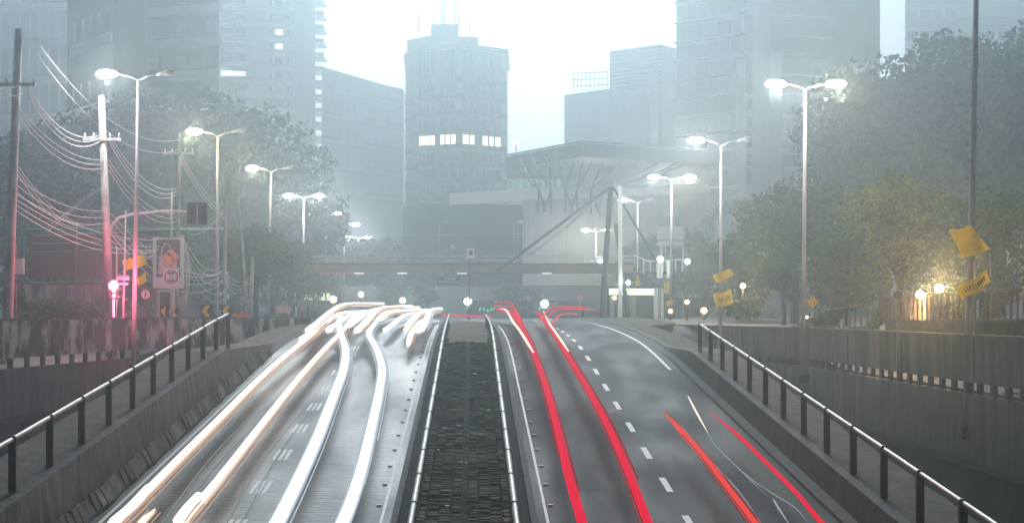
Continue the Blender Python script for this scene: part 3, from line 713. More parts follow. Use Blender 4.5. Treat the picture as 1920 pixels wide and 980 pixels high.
facade(t, A, B, 0, 0, [z for z in range(30, 76, 5)], [(i * LL / 12 + .4, (i + 1) * LL / 12 - .4) for i in range(12)], 1.8, M['glass'], .3, M['b_grey'])
t = bthing('pale_block', 1005, 345, 'small pale block with tall narrow windows behind the canopy supports')
A, B = pxp(951, 348), pxp(1075, 342); block(t, [A, B, pxp(1075, 365), pxp(951, 365)], 1, py_z(302, 345), M['b_white'])
LL = (Vector(B) - Vector(A)).length
facade(t, A, B, 0, 0, [py_z(y, 345) for y in (352, 332, 398)], [(i * LL / 9 + .4, (i + 1) * LL / 9 - .5) for i in range(9)], 1.8, M['glass'])
# long low hall with white band
t = bthing('long_low_hall', 1080, 232, 'long low dark hall with a rising white roof band behind the footbridge')
A, B = pxp(842, 226), pxp(1330, 240)
block(t, [pxp(756, 232), pxp(842, 226.5), pxp(1330, 240.5), pxp(1330, 262), pxp(756, 262)], 1, py_z(384, 230), M['b_dark'])
za, zb = py_z(362, 226), py_z(336, 240); ha, hb = py_z(384, 226), py_z(361, 240)
MB().slab([(*A, ha), (*B, hb), (*B, zb), (*A, za)], (0, .8, 0)).build('roof_band', M['b_white'], t)
b = MB()
d = Vector(B) - Vector(A)
for k in range(46):
    p = Vector(A) + d * (.28 + .72 * k / 46); b.box((p.x, p.y - .1, py_z(425, 232)), (.09, .12, 7.4))
b.build('wall_ribs', M['b_mid'], t)
p = Vector(A) + d * .27; q = Vector(B)
MB().slab([(p.x, p.y + .0, 4), (q.x, q.y + .0, 4), (q.x, q.y + .0, hb - .05), (p.x, p.y + .0, ha + 1.0)], (0, .3, 0)).build('ribbed_wall', M['b_mid'], t)
dish = MB(); rows = []
for i in range(5):
    r_ = .85 * i / 4; rows.append([(px_x(938, 250) + r_ * math.cos(a), 250 - .25 * (i / 4) ** 2 * 2, py_z(349, 250) + r_ * math.sin(a)) for a in [2 * math.pi * j / 14 for j in range(14)]])
dt = thing('satellite_dish', (px_x(938, 250), 250, py_z(360, 250)), 'white satellite dish on the hall roof beside the central tower', 'satellite dish')
dish.loft(rows, True, True).build('reflector', M['white'], dt); MB().tube([(px_x(938, 250), 250.1, py_z(362, 250)), (px_x(938, 250), 250.1, py_z(349, 250))], .08, 6).build('mount', M['galv'], dt)
# canopy on struts
t = thing('roof_canopy', (px_x(1120, 220), 220, 8), 'broad dark flat canopy carried on branching steel struts above the hall', 'canopy')
Yk = 214
zc0, zc1 = py_z(308, Yk), py_z(285, Yk)
MB().slab([(*pxp(947, 222), zc0 + .2), (*pxp(1090, 204), zc0 + .2), (*pxp(1352, 216), zc0 + .2), (*pxp(1352, 240), zc0 + .2), (*pxp(950, 240), zc0 + .2)], (0, 0, 1.6)).build('roof', M['b_dark'], t)
e = MB(); top = [pxp(947, 222), pxp(1090, 204), pxp(1352, 216)]
for a, c in zip(top, top[1:]):
    for z in (zc0 + .1, zc0 + 1.95): e.seg((a[0], a[1] - .15, z), (c[0], c[1] - .15, z), .22, .22)
e.build('edge_beam', M['darksteel'], t)
MB().slab([(*pxp(1110, 213), zc0 - .1), (*pxp(1345, 220), zc0 - .1), (*pxp(1330, 224), py_z(345, 224)), (*pxp(1170, 218), py_z(352, 218))], (0, .2, 0)).build('glazing', M['glass_b'], t)
feet = [(1010, 356), (1033, 358), (1060, 357), (1082, 358), (1108, 356), (1150, 350), (1175, 345)]
heads = [958, 985, 1000, 1030, 1050, 1075, 1092, 1110, 1130, 1165, 1195, 1235, 1270, 1300]
for i, h in enumerate(heads):
    f = feet[min(i // 2, 6)]
    MB().tube([(*pxp(f[0], 216), py_z(f[1], 216)), (*pxp(h, 214), zc0 + .2)], .15, 6).build('strut', M['b_grey'], t)
for i in range(5):
    a = feet[i]; MB().tube([(*pxp(a[0], 216), py_z(a[1], 216)), (*pxp(a[0] + 14 * (-1) ** i, 216), py_z(398, 216))], .14, 6).build('strut', M['darksteel'], t)
    MB().tube([(*pxp(a[0], 216), py_z(400, 216)), (*pxp(a[0], 216), py_z(a[1], 216))], .14, 6).build('column', M['darksteel'], t)
for i in range(4):
    MB().tube([(*pxp(975 + 23 * i, 209), py_z(299 - 3 * i, 209)), (*pxp(988 + 23 * i, 211), py_z(320 - 3 * i, 211))], .1, 6).build('stay_rod', M['white'], t)
MB().tube([(*pxp(968, 222), py_z(284, 222)), (*pxp(968, 222), py_z(268, 222))], .08, 6).build('beacon_mast', M['galv'], t)
MB().ball((*pxp(968, 222), py_z(266, 222)), .3).build('beacon', M['red_lens'], t)
# building right middle, lobby, billboard
t = bthing('concrete_annex', 1395, 190, 'plain concrete annex showing between the trees right of the billboard')
block(t, [pxp(1338, 185), pxp(1452, 185), pxp(1452, 200), pxp(1338, 200)], 1, py_z(402, 185), M['b_pale'])
block(t, [pxp(1395, 188), pxp(1500, 188), pxp(1500, 199), pxp(1395, 199)], py_z(402, 188), py_z(385, 188), M['b_mid'], 'upper_storey')
t = bthing('lit_lobby', 1192, 150, 'low glass lobby with a lit green strip under the footbridge stair')
block(t, [pxp(1138, 152), pxp(1247, 150), pxp(1247, 162), pxp(1138, 162)], 1, py_z(536, 150), M['b_dark'])
MB().slab([(*pxp(1142, 151.7), py_z(552, 150)), (*pxp(1228, 150.1), py_z(553, 150)), (*pxp(1228, 150.1), py_z(541, 150)), (*pxp(1142, 151.7), py_z(540, 150))], (0, -.08, 0)).build('lit_strip', M['win_lit2'], t)
for x in (1143, 1156, 1169, 1182, 1195, 1208, 1219):
    MB().box((*pxp(x + 5.5, 151), py_z(576, 150)), (.52, .1, 2.1)).build('window', M['glass_b'], t)
for x in (1230, 1240): MB().box((*pxp(x, 149.5), py_z(570, 150)), (.4, .3, 3)).build('column', M['b_pale'], t)
t = thing('billboard', (*pxp(1257, 165), 1.1), 'grey blank billboard with stripes behind the right lamps', 'billboard')
MB().box((*pxp(1257, 165), py_z(437, 165)), (2.7, .2, 1.4)).build('panel', M['b_white'], t)
MB().box((*pxp(1257, 165), py_z(456, 165)), (2.7, .2, .5)).build('panel', M['b_white'], t)
MB().box((*pxp(1257, 165), py_z(449.5, 165)), (2.7, .16, .2)).build('stripe', M['b_grey'], t)
for x in (1240, 1281): MB().tube([(*pxp(x, 165.3), 1.1), (*pxp(x, 165.3), py_z(425, 165))], .1, 6).build('post', M['galv'], t)

# ------------------------------------------------------------------ footbridge
YB = 150
t = thing('footbridge', (px_x(880, YB), YB, 1.1), 'steel footbridge with a reddish girder and mesh railing crossing the road', 'footbridge')
za, zb = py_z(511, YB), py_z(496, YB)
MB().box((px_x(870, YB), YB + 1.5, (za + zb) / 2), (px_x(1190, YB) - px_x(540, YB), 3, zb - za)).build('girder', M['bridge'], t)
MB().box((px_x(870, YB), YB + 1.5, zb + .06), (px_x(1192, YB) - px_x(538, YB), 3.3, .11)).build('deck', M['conc'], t)
for yo in (0, 3.0):
    MB().tube([(px_x(540, YB), YB + yo, py_z(479, YB)), (px_x(1190, YB), YB + yo, py_z(479, YB))], .05, 6).build('handrail', M['galv'], t)
    MB().tube([(px_x(540, YB), YB + yo, py_z(487, YB)), (px_x(1190, YB), YB + yo, py_z(487, YB))], .035, 6).build('mid_rail', M['galv'], t)
for k in range(27):
    x = px_x(540 + k * 25, YB); MB().box((x, YB, (zb + .1 + py_z(479, YB)) / 2), (.07, .07, py_z(479, YB) - zb - .1)).build('rail_post', M['galv'], t)
b = MB()
for k in range(0, 216): x = px_x(540 + k * 3.02, YB); b.box((x, YB + .03, (zb + .15 + py_z(480, YB)) / 2), (.018, .02, .72))
b.build('railing_mesh', M['galv'], t)
for x in (672, 753, 866, 1025): MB().box((px_x(x, YB), YB + .6, za - .05), (.9, .25, .08)).build('soffit_light', M['win_lit3'], t)
for x in (560, 1180): MB().tube([(px_x(x, YB), YB + 1.5, 1), (px_x(x, YB), YB + 1.5, za)], .35, 12).build('pier', M['conc'], t)
ms = thing('bridge_mast', (px_x(1155, YB), YB + 1, 1.1), 'inclined dark legged mast with thick stays holding up the footbridge', 'mast')
tp = lambda x, y, Y=YB - 1: (px_x(x, Y), Y, py_z(y, Y))
MB().tube([tp(1128, 600), tp(1145, 350)], [.28, .24], 8).build('mast_leg', M['b_grey'], ms)
MB().tube([tp(1178, 600), tp(1155, 420)], [.22, .18], 8).build('mast_leg', M['b_grey'], ms)
MB().seg(tp(1163, 600, YB - 3), tp(1163, 350, YB - 3), .36, .36).build('white_column', M['white'], ms)
MB().tube([tp(932, 508), tp(1142, 352)], [.15, .13], 8).build('stay_tube', M['b_grey'], ms)
MB().tube([tp(993, 478, YB + 3), tp(1060, 428, YB + 3)], .12, 6).build('stay_tube', M['white'], ms)
MB().tube([tp(1060, 428, YB + 3), tp(1142, 354, YB + 3)], [.12, .25], 6).build('stay_tube', M['galv'], ms)
MB().tube([tp(1150, 352), tp(1242, 508)], .1, 6).build('stay_tube', M['darksteel'], ms)
st = thing('bridge_stair', (px_x(1215, YB), YB, 1.1), 'stair and landing with white railings at the right end of the footbridge', 'stair')
MB().box((px_x(1240, YB), YB + 1.5, py_z(511, YB)), (4.2, 3, .25)).build('landing', M['conc'], st)
MB().slab([tp(1190, 500), tp(1215, 512), tp(1215, 518), tp(1190, 506)], (0, 2.5, 0)).build('flight', M['conc'], st)
MB().slab([tp(1215, 518), tp(1262, 518), tp(1262, 536), tp(1240, 536)], (0, 2.5, 0)).build('flight', M['b_grey'], st)
for x in range(1195, 1290, 12): MB().tube([tp(x, 511), tp(x, 486)], .04, 6).build('baluster', M['white'], st)
MB().tube([tp(1190, 478), tp(1215, 490), tp(1280, 486), tp(1290, 500)], .05, 6).build('handrail', M['white'], st)
for x in (1237, 1255): MB().box(tp(x, 505), (.5, .4, 1.6)).build('panel', M['white'], st)
# plain wall and planting behind the crossing
t = thing('boundary_wall', (px_x(900, 215), 215, 1.1), 'long dull grey boundary wall seen beneath the footbridge', 'wall')
MB().box((px_x(850, 215), 215, 3.2), (px_x(1140, 215) - px_x(560, 215), .3, 4.2)).build('wall_face', M['b_mid'], t)
MB().box((px_x(850, 215), 215, 5.35), (px_x(1140, 215) - px_x(560, 215) + .2, .5, .1)).build('coping', M['b_grey'], t)
t = bthing('lit_shopfront', 600, 200, 'low shopfront glowing yellow green at the left end of the footbridge')
block(t, [pxp(540, 200), pxp(640, 200), pxp(640, 208), pxp(540, 208)], 1, py_z(545, 200), M['b_dark'])
for a, c in ((545, 562), (565, 595), (599, 618)): MB().box((px_x((a + c) / 2, 199.9), 199.9, py_z(556, 200)), ((c - a) / 15, .1, .9)).build('lit_window', M['win_lit2'], t)
b = thing('dark_pavilion', (px_x(1000, 212), 212, 1.1), 'long dark low pavilion with a green lit sign behind the crossing', 'building')
MB().box((px_x(985, 206), 206, 2.2), (15, 4, 2.2)).build('wall', M['b_dark'], b)
def text_mesh(txt, size, m, parent, loc, rx=R(90), ext=.01, mirror=False, rot=0, name='lettering', align='CENTER'):
    cu = bpy.data.curves.new('t', 'FONT'); cu.body = txt; cu.size = size; cu.align_x = align; cu.align_y = 'CENTER'; cu.extrude = ext; cu.space_line = .95
    o = bpy.data.objects.new('t', cu); COL.objects.link(o); dg = bpy.context.evaluated_depsgraph_get(); dg.update()
    me = bpy.data.meshes.new_from_object(o.evaluated_get(dg)); bpy.data.objects.remove(o); me.materials.clear(); me.materials.append(m)
    n = bpy.data.objects.new(name, me); COL.objects.link(n); n.parent = parent; n.location = Vector(loc) - root_world(parent); n.rotation_euler = (rx, 0, rot)
    if mirror: n.scale = (-1, 1, 1)
    return n
for k in range(9):
    x = 898 + k * 3.6; g = MB(); c = tp(x, 580 - 2.0 * math.sin(k), 203.9); g.seg((c[0], c[1], c[2] - .15), (c[0] + .1 * (-1) ** k, c[1], c[2] + .15), .04, .06); g.build('lit_stroke', M['green_led'], b)

# ------------------------------------------------------------------ signs on the right and centre
def post(parent, px, Y, z0, z1, r=.04, m='galv', name='post'):
    if px < 600: z0 = min(z0, lerp(SL, Y) - .05)
    elif px > 1400: z0 = min(z0, lerp(SR, Y) - .05)
    return MB().tube([(px_x(px, Y), Y, z0), (px_x(px, Y), Y, z1)], r, 8).build(name, M[m], parent)
def disc(px, py, Y, r, d=.04, n=24):
    c = Vector(tp(px, py, Y)); return MB().slab([(c.x + r * math.cos(a), c.y, c.z + r * math.sin(a)) for a in [2 * math.pi * j / n for j in range(n)]], (0, d, 0))
def ring(px, py, Y, r0, r1, d=.03, n=24):
    c = Vector(tp(px, py, Y)); m = MB()
    rows = [[(c.x + r * math.cos(a), c.y + yo, c.z + r * math.sin(a)) for r, yo in ((r0, 0), (r1, 0), (r1, d), (r0, d))] for a in [2 * math.pi * j / n for j in range(n + 1)]]
    return m.loft(rows, close=True)
t = thing('name_sign', tp(843, 588, 158), 'dark sign board naming the footbridge, hanging below its girder', 'sign')
MB().box(tp(843, 525, 149.5), (1.95, .08, .85)).build('board', mat('sign slate', (.05, .09, .11), .5), t)
MB().box(tp(843, 517.3, 149.45), (2.02, .08, .03)).build('frame_edge', M['galv'], t)
for x in (828, 858): MB().tube([tp(x, 517, 149.6), tp(x, 508, 149.6)], .03, 6).build('hanger', M['galv'], t)
text_mesh('Passarela\nMarcelo Fromer', .3, M['white'], t, tp(843, 525, 149.42))
t = thing('camera_post', tp(880, 600, 118), 'slim post carrying a white square box and a side camera', 'post')
post(t, 880, 118, 1.1, py_z(486, 118), .06, 'bridge')
MB().box(tp(882, 475, 118), (.58, .3, .72)).build('white_box', M['white'], t)
MB().box(tp(883, 474, 117.82), (.26, .04, .34)).build('vent_panel', M['b_grey'], t)
MB().tube([tp(872, 471, 118), tp(850, 468, 118)], .03, 6).build('arm', M['galv'], t)
MB().tube([tp(850, 468, 118), tp(849, 456, 118)], [.13, .1], 10).build('camera_dome', M['white'], t)
def no_stop(px, py, Y, z0, label, r=.3):
    t = thing('round_sign', tp(px, 600, Y), label, 'traffic sign'); post(t, px, Y + .04, z0, py_z(py, Y), .035)
    disc(px, py, Y - .02, r).build('disc', M['sign_white'], t); ring(px, py, Y - .05, r * .78, r, .02).build('red_ring', M['sign_red'], t)
    for s in (-1, 1):
        c = Vector(tp(px, py, Y - .06)); MB().seg(c + Vector((-r * .55, 0, -s * r * .55)), c + Vector((r * .55, 0, s * r * .55)), .05, .02).build('bar', M['sign_red'], t)
no_stop(1088, 557, 175, 1.1, 'round red and white crossed sign beside the farthest right lamps', .36)
no_stop(990, 557, 190, 1.1, 'small round crossed sign under the middle of the footbridge', .3)
t = thing('round_sign', tp(1684, 630, 62), 'round grey sign seen from behind on a thin post by the park fence', 'traffic sign')
post(t, 1683, 62, -1, py_z(555, 62), .035, 'concpole'); disc(1684, 554, 61.9, .24).build('disc', M['b_grey'], t); ring(1684, 554, 61.87, .19, .24, .02).build('rim', M['galv'], t)
t = thing('warning_sign', tp(1524, 600, 84), 'yellow diamond merging lanes sign left of the park fence', 'traffic sign')
post(t, 1524, 84, -.3, py_z(555, 84), .04)
c = Vector(tp(1524, 566, 83.9)); r = .31
MB().slab([c + Vector((r, 0, 0)), c + Vector((0, 0, r)), c + Vector((-r, 0, 0)), c + Vector((0, 0, -r))], (0, .03, 0)).build('diamond', M['sign_yellow'], t)
for s in (-1, 1): MB().tube([c + Vector((s * .08, -.02, -.14)), c + Vector((s * .08, -.02, 0)), c + Vector((s * .035, -.02, .13))], .018, 6).build('symbol', M['ink'], t)
# small lamps
def globe(px, py, Y, label, warm=True, zb=1.1, r=.2, pw=120, col=None):
    c = Vector(tp(px, py, Y)); t = thing('globe_lamp', (c.x, Y, zb), label, 'lamp')
    MB().tube([(c.x, Y, zb), (c.x, Y, c.z - r * .8)], .04, 6).build('post', M['darksteel'], t)
    MB().ball(c, r).build('globe', M['globe_warm' if warm else 'globe_cool'], t)
    light('point_light', c + Vector((0, -.45, .1)), (1, .6, .25) if warm else (.85, 1, .96), pw, r, t); return t
globe(1725, 552, 70, 'left of two glowing orange globes behind the park fence', zb=1.35, r=.18, pw=200)
globe(1761, 541, 69, 'right of two glowing orange globes behind the park fence', zb=1.35, r=.2, pw=3200)
globe(1943, 545, 56, 'orange globe lamp just past the right edge', zb=1.35, r=.2, pw=200)
globe(1393, 536, 108, 'tall globe lamp above the bright yellow green bush', pw=1100, r=.17)
globe(1288, 566, 112, 'upper small orange globe left of the lamp with the yellow flag', r=.14, pw=60)
globe(1320, 582, 110, 'low orange globe just above the right wall', r=.2, pw=120)
globe(1257, 583, 118, 'low pinkish globe below the small yellow flag', r=.14, pw=60)
globe(1153, 558, 150, 'small pinkish globe below the flag at the mast foot', r=.16, pw=60)
globe(1512, 594, 86, 'tiny white globe at the foot of the tall wall lamp', False, zb=0, r=.08, pw=20)
globe(1178, 530, 147, 'cool white globe at the lobby roof', False, r=.2, pw=120)
globe(1238, 486, 146, 'bright cool globe over the stair landing', False, r=.28, pw=260)
globe(1289, 490, 146, 'cool globe right of the stair landing', False, r=.24, pw=200)
globe(1126, 489, 153, 'cool globe above the footbridge near the mast', False, r=.2, pw=100, zb=5.5)
globe(877, 565, 134, 'bright white vehicle headlight on an added post behind the end of the median', False, r=.3, pw=420)  # from here on: vehicle headlights built as globes, posts are added
globe(1021, 570, 132, 'bright greenish white vehicle headlight on an added post where the red trails begin', False, r=.32, pw=420)
globe(755, 563, 150, 'bright white vehicle headlight on an added post above the crowded white trails', False, r=.26, pw=300)
globe(677, 552, 165, 'white vehicle headlight on an added post below the far left street lamps', False, r=.26, pw=300)
globe(625, 561, 150, 'orange white vehicle headlight on an added post left of the crossing', True, r=.3, pw=420)

# ------------------------------------------------------------------ flags
def flag(corners, Y, label, strokes=0, pole=None):
    cs = [Vector(tp(x, y, Y)) for x, y in corners]; t = thing('yellow_flag', cs[0], label, 'flag', 'yellow campaign flags')
    nu, nv = 12, 6; b = MB(); rows = []
    f = lambda u, v: (cs[0].lerp(cs[1], u)).lerp(cs[3].lerp(cs[2], u), v) + Vector((0, .12 * math.sin(u * 7 + v * 2), .03 * math.sin(u * 9)))
    for i in range(nu + 1): rows.append([f(i / nu, j / nv) for j in range(nv + 1)])
    b.loft(rows, True); rows2 = [[p + Vector((0, .012, 0)) for p in r_] for r_ in rows]; b.loft(rows2, True); b.build('cloth', M['yellow'], t)
    for k in range(strokes):
        u = .18 + .64 * k / max(1, strokes - 1); m_ = MB(); sh = k % 3
        pts = [f(u, .35), f(u + .015, .68)]
        for q in pts: q.y -= .03
        m_.seg(pts[0], pts[1], .04 * (cs[1] - cs[0]).length / 1.2, .015)
        if sh != 1:
            p1 = f(u + .045, .36 if sh else .64); p0 = f(u, .36 if sh else .64); p1.y -= .03; p0.y -= .03
            m_.seg(p0, p1, .035, .015)
        m_.build('print_mark', M['ink'], t)
    if pole:
        (x0, y0), (x1, y1) = pole; MB().tube([tp(x0, y0, Y + .15), tp(x1, y1, Y + .15)], .025, 6).build('stick', M['galv'], t)
    return t
flag([(1336, 516), (1368, 504), (1376, 516), (1344, 531)], 95, 'plain yellow flag high on the lamp pole above the printed one', 0)
flag([(1337, 552), (1370, 543), (1377, 568), (1344, 577)], 95, 'yellow flag with dark print in front of the yellow green bush', 8)
flag([(1779, 432), (1822, 423), (1858, 468), (1808, 484)], 53.3, 'large crumpled yellow flag behind the nearest lamp pole', 0)
flag([(1793, 540), (1852, 505), (1858, 530), (1806, 562)], 53.2, 'large yellow banner with dark print across the nearest lamp pole', 9, ((1856, 475), (1857, 520)))
flag([(1190, 530), (1196, 515), (1203, 534), (1192, 540)], 164, 'small pointed yellow flag on the lamp right of the mast', 0)
flag([(1184, 545), (1198, 548), (1201, 560), (1192, 566)], 164, 'small torn yellow flag beneath the pointed one', 0)
flag([(1246, 528), (1256, 529), (1255, 552), (1245, 550)], 137, 'narrow yellow flag on the lamp in front of the billboard', 2)
flag([(1247, 568), (1259, 557), (1265, 566), (1252, 576)], 137, 'small yellow flag tilted up to the right below the narrow one', 2, ((1258, 557), (1270, 549)))
flag([(1107, 531), (1128, 532), (1129, 541), (1108, 541)], 222, 'flat yellow flag on a far right lamp', 0)
flag([(1066, 562), (1078, 564), (1079, 575), (1068, 574)], 250, 'tiny yellow flag on the farthest right lamp', 0)
flag([(1148, 545), (1153, 537), (1154, 553), (1149, 560)], 186, 'narrow yellow flag on the lamp in front of the mast', 0)
flag([(1112, 564), (1121, 563), (1121, 570), (1112, 570)], 222, 'tiny yellow flag low on a far right lamp', 0)
flag([(228, 488), (268, 478), (276, 496), (234, 508)], 79.5, 'blurred yellow flag left of the advertising panel', 0)
flag([(256, 522), (272, 511), (274, 528), (257, 537)], 79.4, 'angular yellow flag below the blurred one', 0)
flag([(497, 502), (501, 500), (512, 524), (508, 527)], 129, 'narrow yellow flag on the third left lamp', 0)

# ------------------------------------------------------------------ park deck with fence
t = thing('park_fence', (17.6, 70, 1.35), 'long brown slatted park fence on a concrete ledge at the right', 'fence')
pts = [Vector((px_x(1655, 76), 76, 1.28)), Vector((px_x(1700, 72), 72, 1.33)), Vector((px_x(1920, 57), 57, 1.4)), Vector((px_x(2080, 48), 48, 1.42))]
b = MB(); b.loft([[p + Vector((0, 0, -.12)), p, p + Vector((5, 6, 0)), p + Vector((5, 6, -.12))] for p in pts], close=True).build('ledge', M['conc'], t)
b = MB(); b.loft([[p + Vector((.15, .2, -.121)), p + Vector((.15, .2, -3))] for p in pts]).build('ledge_wall', mat('mossy wall', (.1, .1, .06), .9, var=.4, scale=.8), t)
M['slat'] = mat('fence slat', (.22, .13, .08), .7, var=.2, scale=4)
for a, c in zip(pts, pts[1:]):
    n = max(3, int((c - a).length / .68)) if a is not pts[0] else 8
    MB().tube([a + Vector((0, 0, 1.12)), c + Vector((0, 0, 1.12))], .03, 6).build('top_rail', M['slat'], t)
    for k in range(n): 
        p = a.lerp(c, k / n); MB().box(p + Vector((0, 0, .56)), (.1, .07, 1.12)).build('slat', M['slat'], t)
t = thing('ramp_fence', (px_x(1600, 84), 84, .6), 'short low fence descending left from the park ledge', 'fence')
p0, p1 = Vector((px_x(1562, 88), 88, .85)), Vector((px_x(1650, 78), 78, 1.2))
MB().tube([p0 + Vector((0, 0, 1)), p1 + Vector((0, 0, 1))], .03, 6).build('top_rail', M['slat'], t)
for k in range(9): p = p0.lerp(p1, k / 8); MB().box(p + Vector((0, 0, .45)), (.07, .06, 1.1)).build('slat', M['slat'], t)
MB().loft([[p0 + Vector((0, 0, -.1)), p0 + Vector((0, 0, -2))], [p1 + Vector((0, 0, -.1)), p1 + Vector((0, 0, -2))]]).build('plinth', M['conc'], t)

# ------------------------------------------------------------------ left side street furniture
def upole(px0, y0, px1, y1, Y, r, label, m='concpole', arms=()):
    t = thing('utility_pole', (px_x(px1, Y), Y, py_z(y1, Y)), label, 'utility pole')
    a, c = Vector(tp(px1, y1, Y)), Vector(tp(px0, y0, Y)); gz = lerp(SL, Y) - .1
    if a.z > gz: a = a + (a - c) * ((a.z - gz) / (c.z - a.z)); t.location = a
    MB().tube([a, c], [r, r * .62], 12).build('pole', M[m], t)
    for y in arms:
        p = Vector(tp(px1 + (px0 - px1) * (y - y1) / (y0 - y1), y, Y))
        MB().box(p + Vector((0, -.2, 0)), (1.9, .12, .14)).build('crossarm', M['concpole'], t)
        for k in (-.85, -.4, .4, .85): MB().tube([p + Vector((k, -.2, .07)), p + Vector((k, -.2, .32))], [.05, .03], 8).build('insulator', M['white'], t)
    return t
upole(35, 55, 14, 605, 74, .27, 'thick leaning concrete utility pole at the far left', arms=(160,))
upole(190, 180, 206, 605, 80, .26, 'thick concrete utility pole beside the red traffic light', arms=(262,))
upole(337, 250, 331, 600, 100, .16, 'grey utility pole behind the advertising panel', arms=(288,))
upole(322, 360, 321, 470, 101, .1, 'thin grey pole left of the one behind the panel', 'galv') 
upole(426, 305, 419, 600, 98, .15, 'thin concrete pole right of the second left lamp')
upole(447, 358, 465, 600, 96, .1, 'thin white post leaning left with dark bands')
upole(474, 480, 470, 600, 95, .13, 'short mottled post beside the leaning white post')
upole(236, 394, 231, 600, 79, .05, 'thin tall white post right of the second utility pole', 'white')
upole(219, 462, 218, 600, 80, .05, 'short white post with a yellow band by the red light', 'white')
upole(145, 410, 140, 560, 98, .07, 'thin rusty post in front of the pale garden wall', 'bridge')
t = thing('curved_slab_post', tp(343, 600, 92), 'pale bent concrete fin right of the advertising panel', 'post')
cc = [(338, 440, 3), (345, 465, 4.5), (349, 500, 6), (347, 540, 6.5), (341, 570, 7), (337, 597, 7)]
b = MB(); b.loft([[Vector(tp(x - w, y, 92)), Vector(tp(x + w, y, 92)), Vector(tp(x + w, y, 92)) + Vector((0, .3, 0)), Vector(tp(x - w, y, 92)) + Vector((0, .3, 0))] for x, y, w in cc], close=True).build('fin', M['concpole'], t)
# mast arm and traffic heads
t = thing('traffic_signal_mast', tp(205, 600, 81), 'curved white mast arm with dark signal boxes seen from behind', 'traffic signal')
MB().tube([tp(203, 700, 81), tp(203, 450, 81), tp(208, 425, 81), tp(222, 408, 81), tp(250, 401, 81), tp(310, 395, 81), tp(385, 398, 81)], [.09, .085, .08, .075, .07, .06, .05], 10).build('mast', M['white'], t)
for x in (360, 380): 
    bx_ = MB().box(tp(x, 400, 80.8), (.45, .25, 1.1)).build('signal_box', M['darksteel'], t)
    for dz in (-.33, 0, .33): MB().tube([Vector(tp(x, 400, 80.66)) + Vector((0, 0, dz)), Vector(tp(x, 400, 80.45)) + Vector((0, 0, dz))], .13, 10).build('visor', M['darksteel'], bx_)
t = thing('red_traffic_light', tp(213, 600, 77), 'red traffic light glowing on a low post by the second utility pole', 'traffic light')
MB().tube([tp(213, 680, 77), tp(213, 560, 77)], .05, 8).build('post', M['white'], t)
MB().box(tp(213, 545, 77.2), (.36, .22, .85)).build('signal_box', M['darksteel'], t)
for dz, m in ((.25, 'red_lens'), (0, 'lens_off'), (-.25, 'lens_off')): MB().ball(Vector(tp(213, 545, 77.05)) + Vector((0, -.02, dz)), .24 if dz > 0 else .1).build('lens', M[m], t)
light('point_light', Vector(tp(222, 541, 76.2)), (1, .12, .22), 1400, .2, t)
# advertising panel
t = thing('advertising_panel', tp(316, 600, 90), 'framed street advertising panel showing a pale pink bag', 'advertising panel')
Yp = 90
MB().box(tp(315.5, 493, Yp), (1.68, .2, 2.85)).build('frame', M['white'], t)
MB().box(tp(315.5, 484, Yp - .12), (1.32, .04, 2.1)).build('poster', M['ad_dark'], t)
MB().slab([tp(296, 513, Yp - .16), tp(332, 513, Yp - .16), tp(331, 480, Yp - .16), tp(300, 478, Yp - .16)], (0, .02, 0)).build('bag_picture', M['ad_pink'], t)
MB().tube([tp(303 + 9 * (1 - math.cos(a)), 478 - 22 * math.sin(a), Yp - .17) for a in [math.pi * k / 10 for k in range(11)]], .035, 6).build('handle_picture', M['ad_pink'], t)
MB().box(tp(314, 534, Yp - .12), (1.5, .04, .3)).build('caption_strip', M['sign_white'], t)
MB().box(tp(323, 572, Yp), (.22, .2, 1.9)).build('post', M['galv'], t)
t = thing('curve_warning_sign', tp(322, 600, 87), 'orange diamond sign with a black arrow bending left, in front of the panel', 'traffic sign')
post(t, 322, 87.1, 1.0, py_z(470, 87), .04)
c = Vector(tp(320, 482, 86.9)); r = .52
MB().slab([c + Vector((r, 0, 0)), c + Vector((0, 0, r)), c + Vector((-r, 0, 0)), c + Vector((0, 0, -r))], (0, .03, 0)).build('diamond_border', M['ink'], t)
r = .49; c.y -= .01
MB().slab([c + Vector((r, 0, 0)), c + Vector((0, 0, r)), c + Vector((-r, 0, 0)), c + Vector((0, 0, -r))], (0, .005, 0)).build('diamond', M['sign_orange'], t)
c.y -= .02
MB().tube([c + Vector((.14, 0, -.25)), c + Vector((.15, 0, -.1)), c + Vector((.1, 0, .03)), c + Vector((-.02, 0, .12)), c + Vector((-.08, 0, .14))], .035, 6).build('arrow_stem', M['ink'], t)
MB().slab([c + Vector((-.24, -.01, .2)), c + Vector((-.04, -.01, .27)), c + Vector((-.06, -.01, .02))], (0, .02, 0)).build('arrow_head', M['ink'], t)
t = thing('no_stopping_sign', tp(324, 600, 86), 'white plate with a red ring and crossed symbol below the orange diamond', 'traffic sign')
post(t, 324, 86.1, 1.0, py_z(500, 86), .035)
MB().box(tp(321, 520, 85.95), (.86, .04, .95)).build('plate', M['sign_white'], t)
ring(321, 519, 85.9, .3, .37, .02).build('red_ring', M['sign_red'], t)
c = Vector(tp(321, 519, 85.9))
for dz in (-.2, .2): MB().box(c + Vector((0, 0, dz)), (.3, .02, .06)).build('symbol_bar', M['ink'], t)
for s in (-1, 1): MB().seg(c + Vector((-.14, -.01, -.17 * s)), c + Vector((.14, -.01, .17 * s)), .045, .02).build('cross_bar', M['sign_red'] if s > 0 else M['ink'], t)
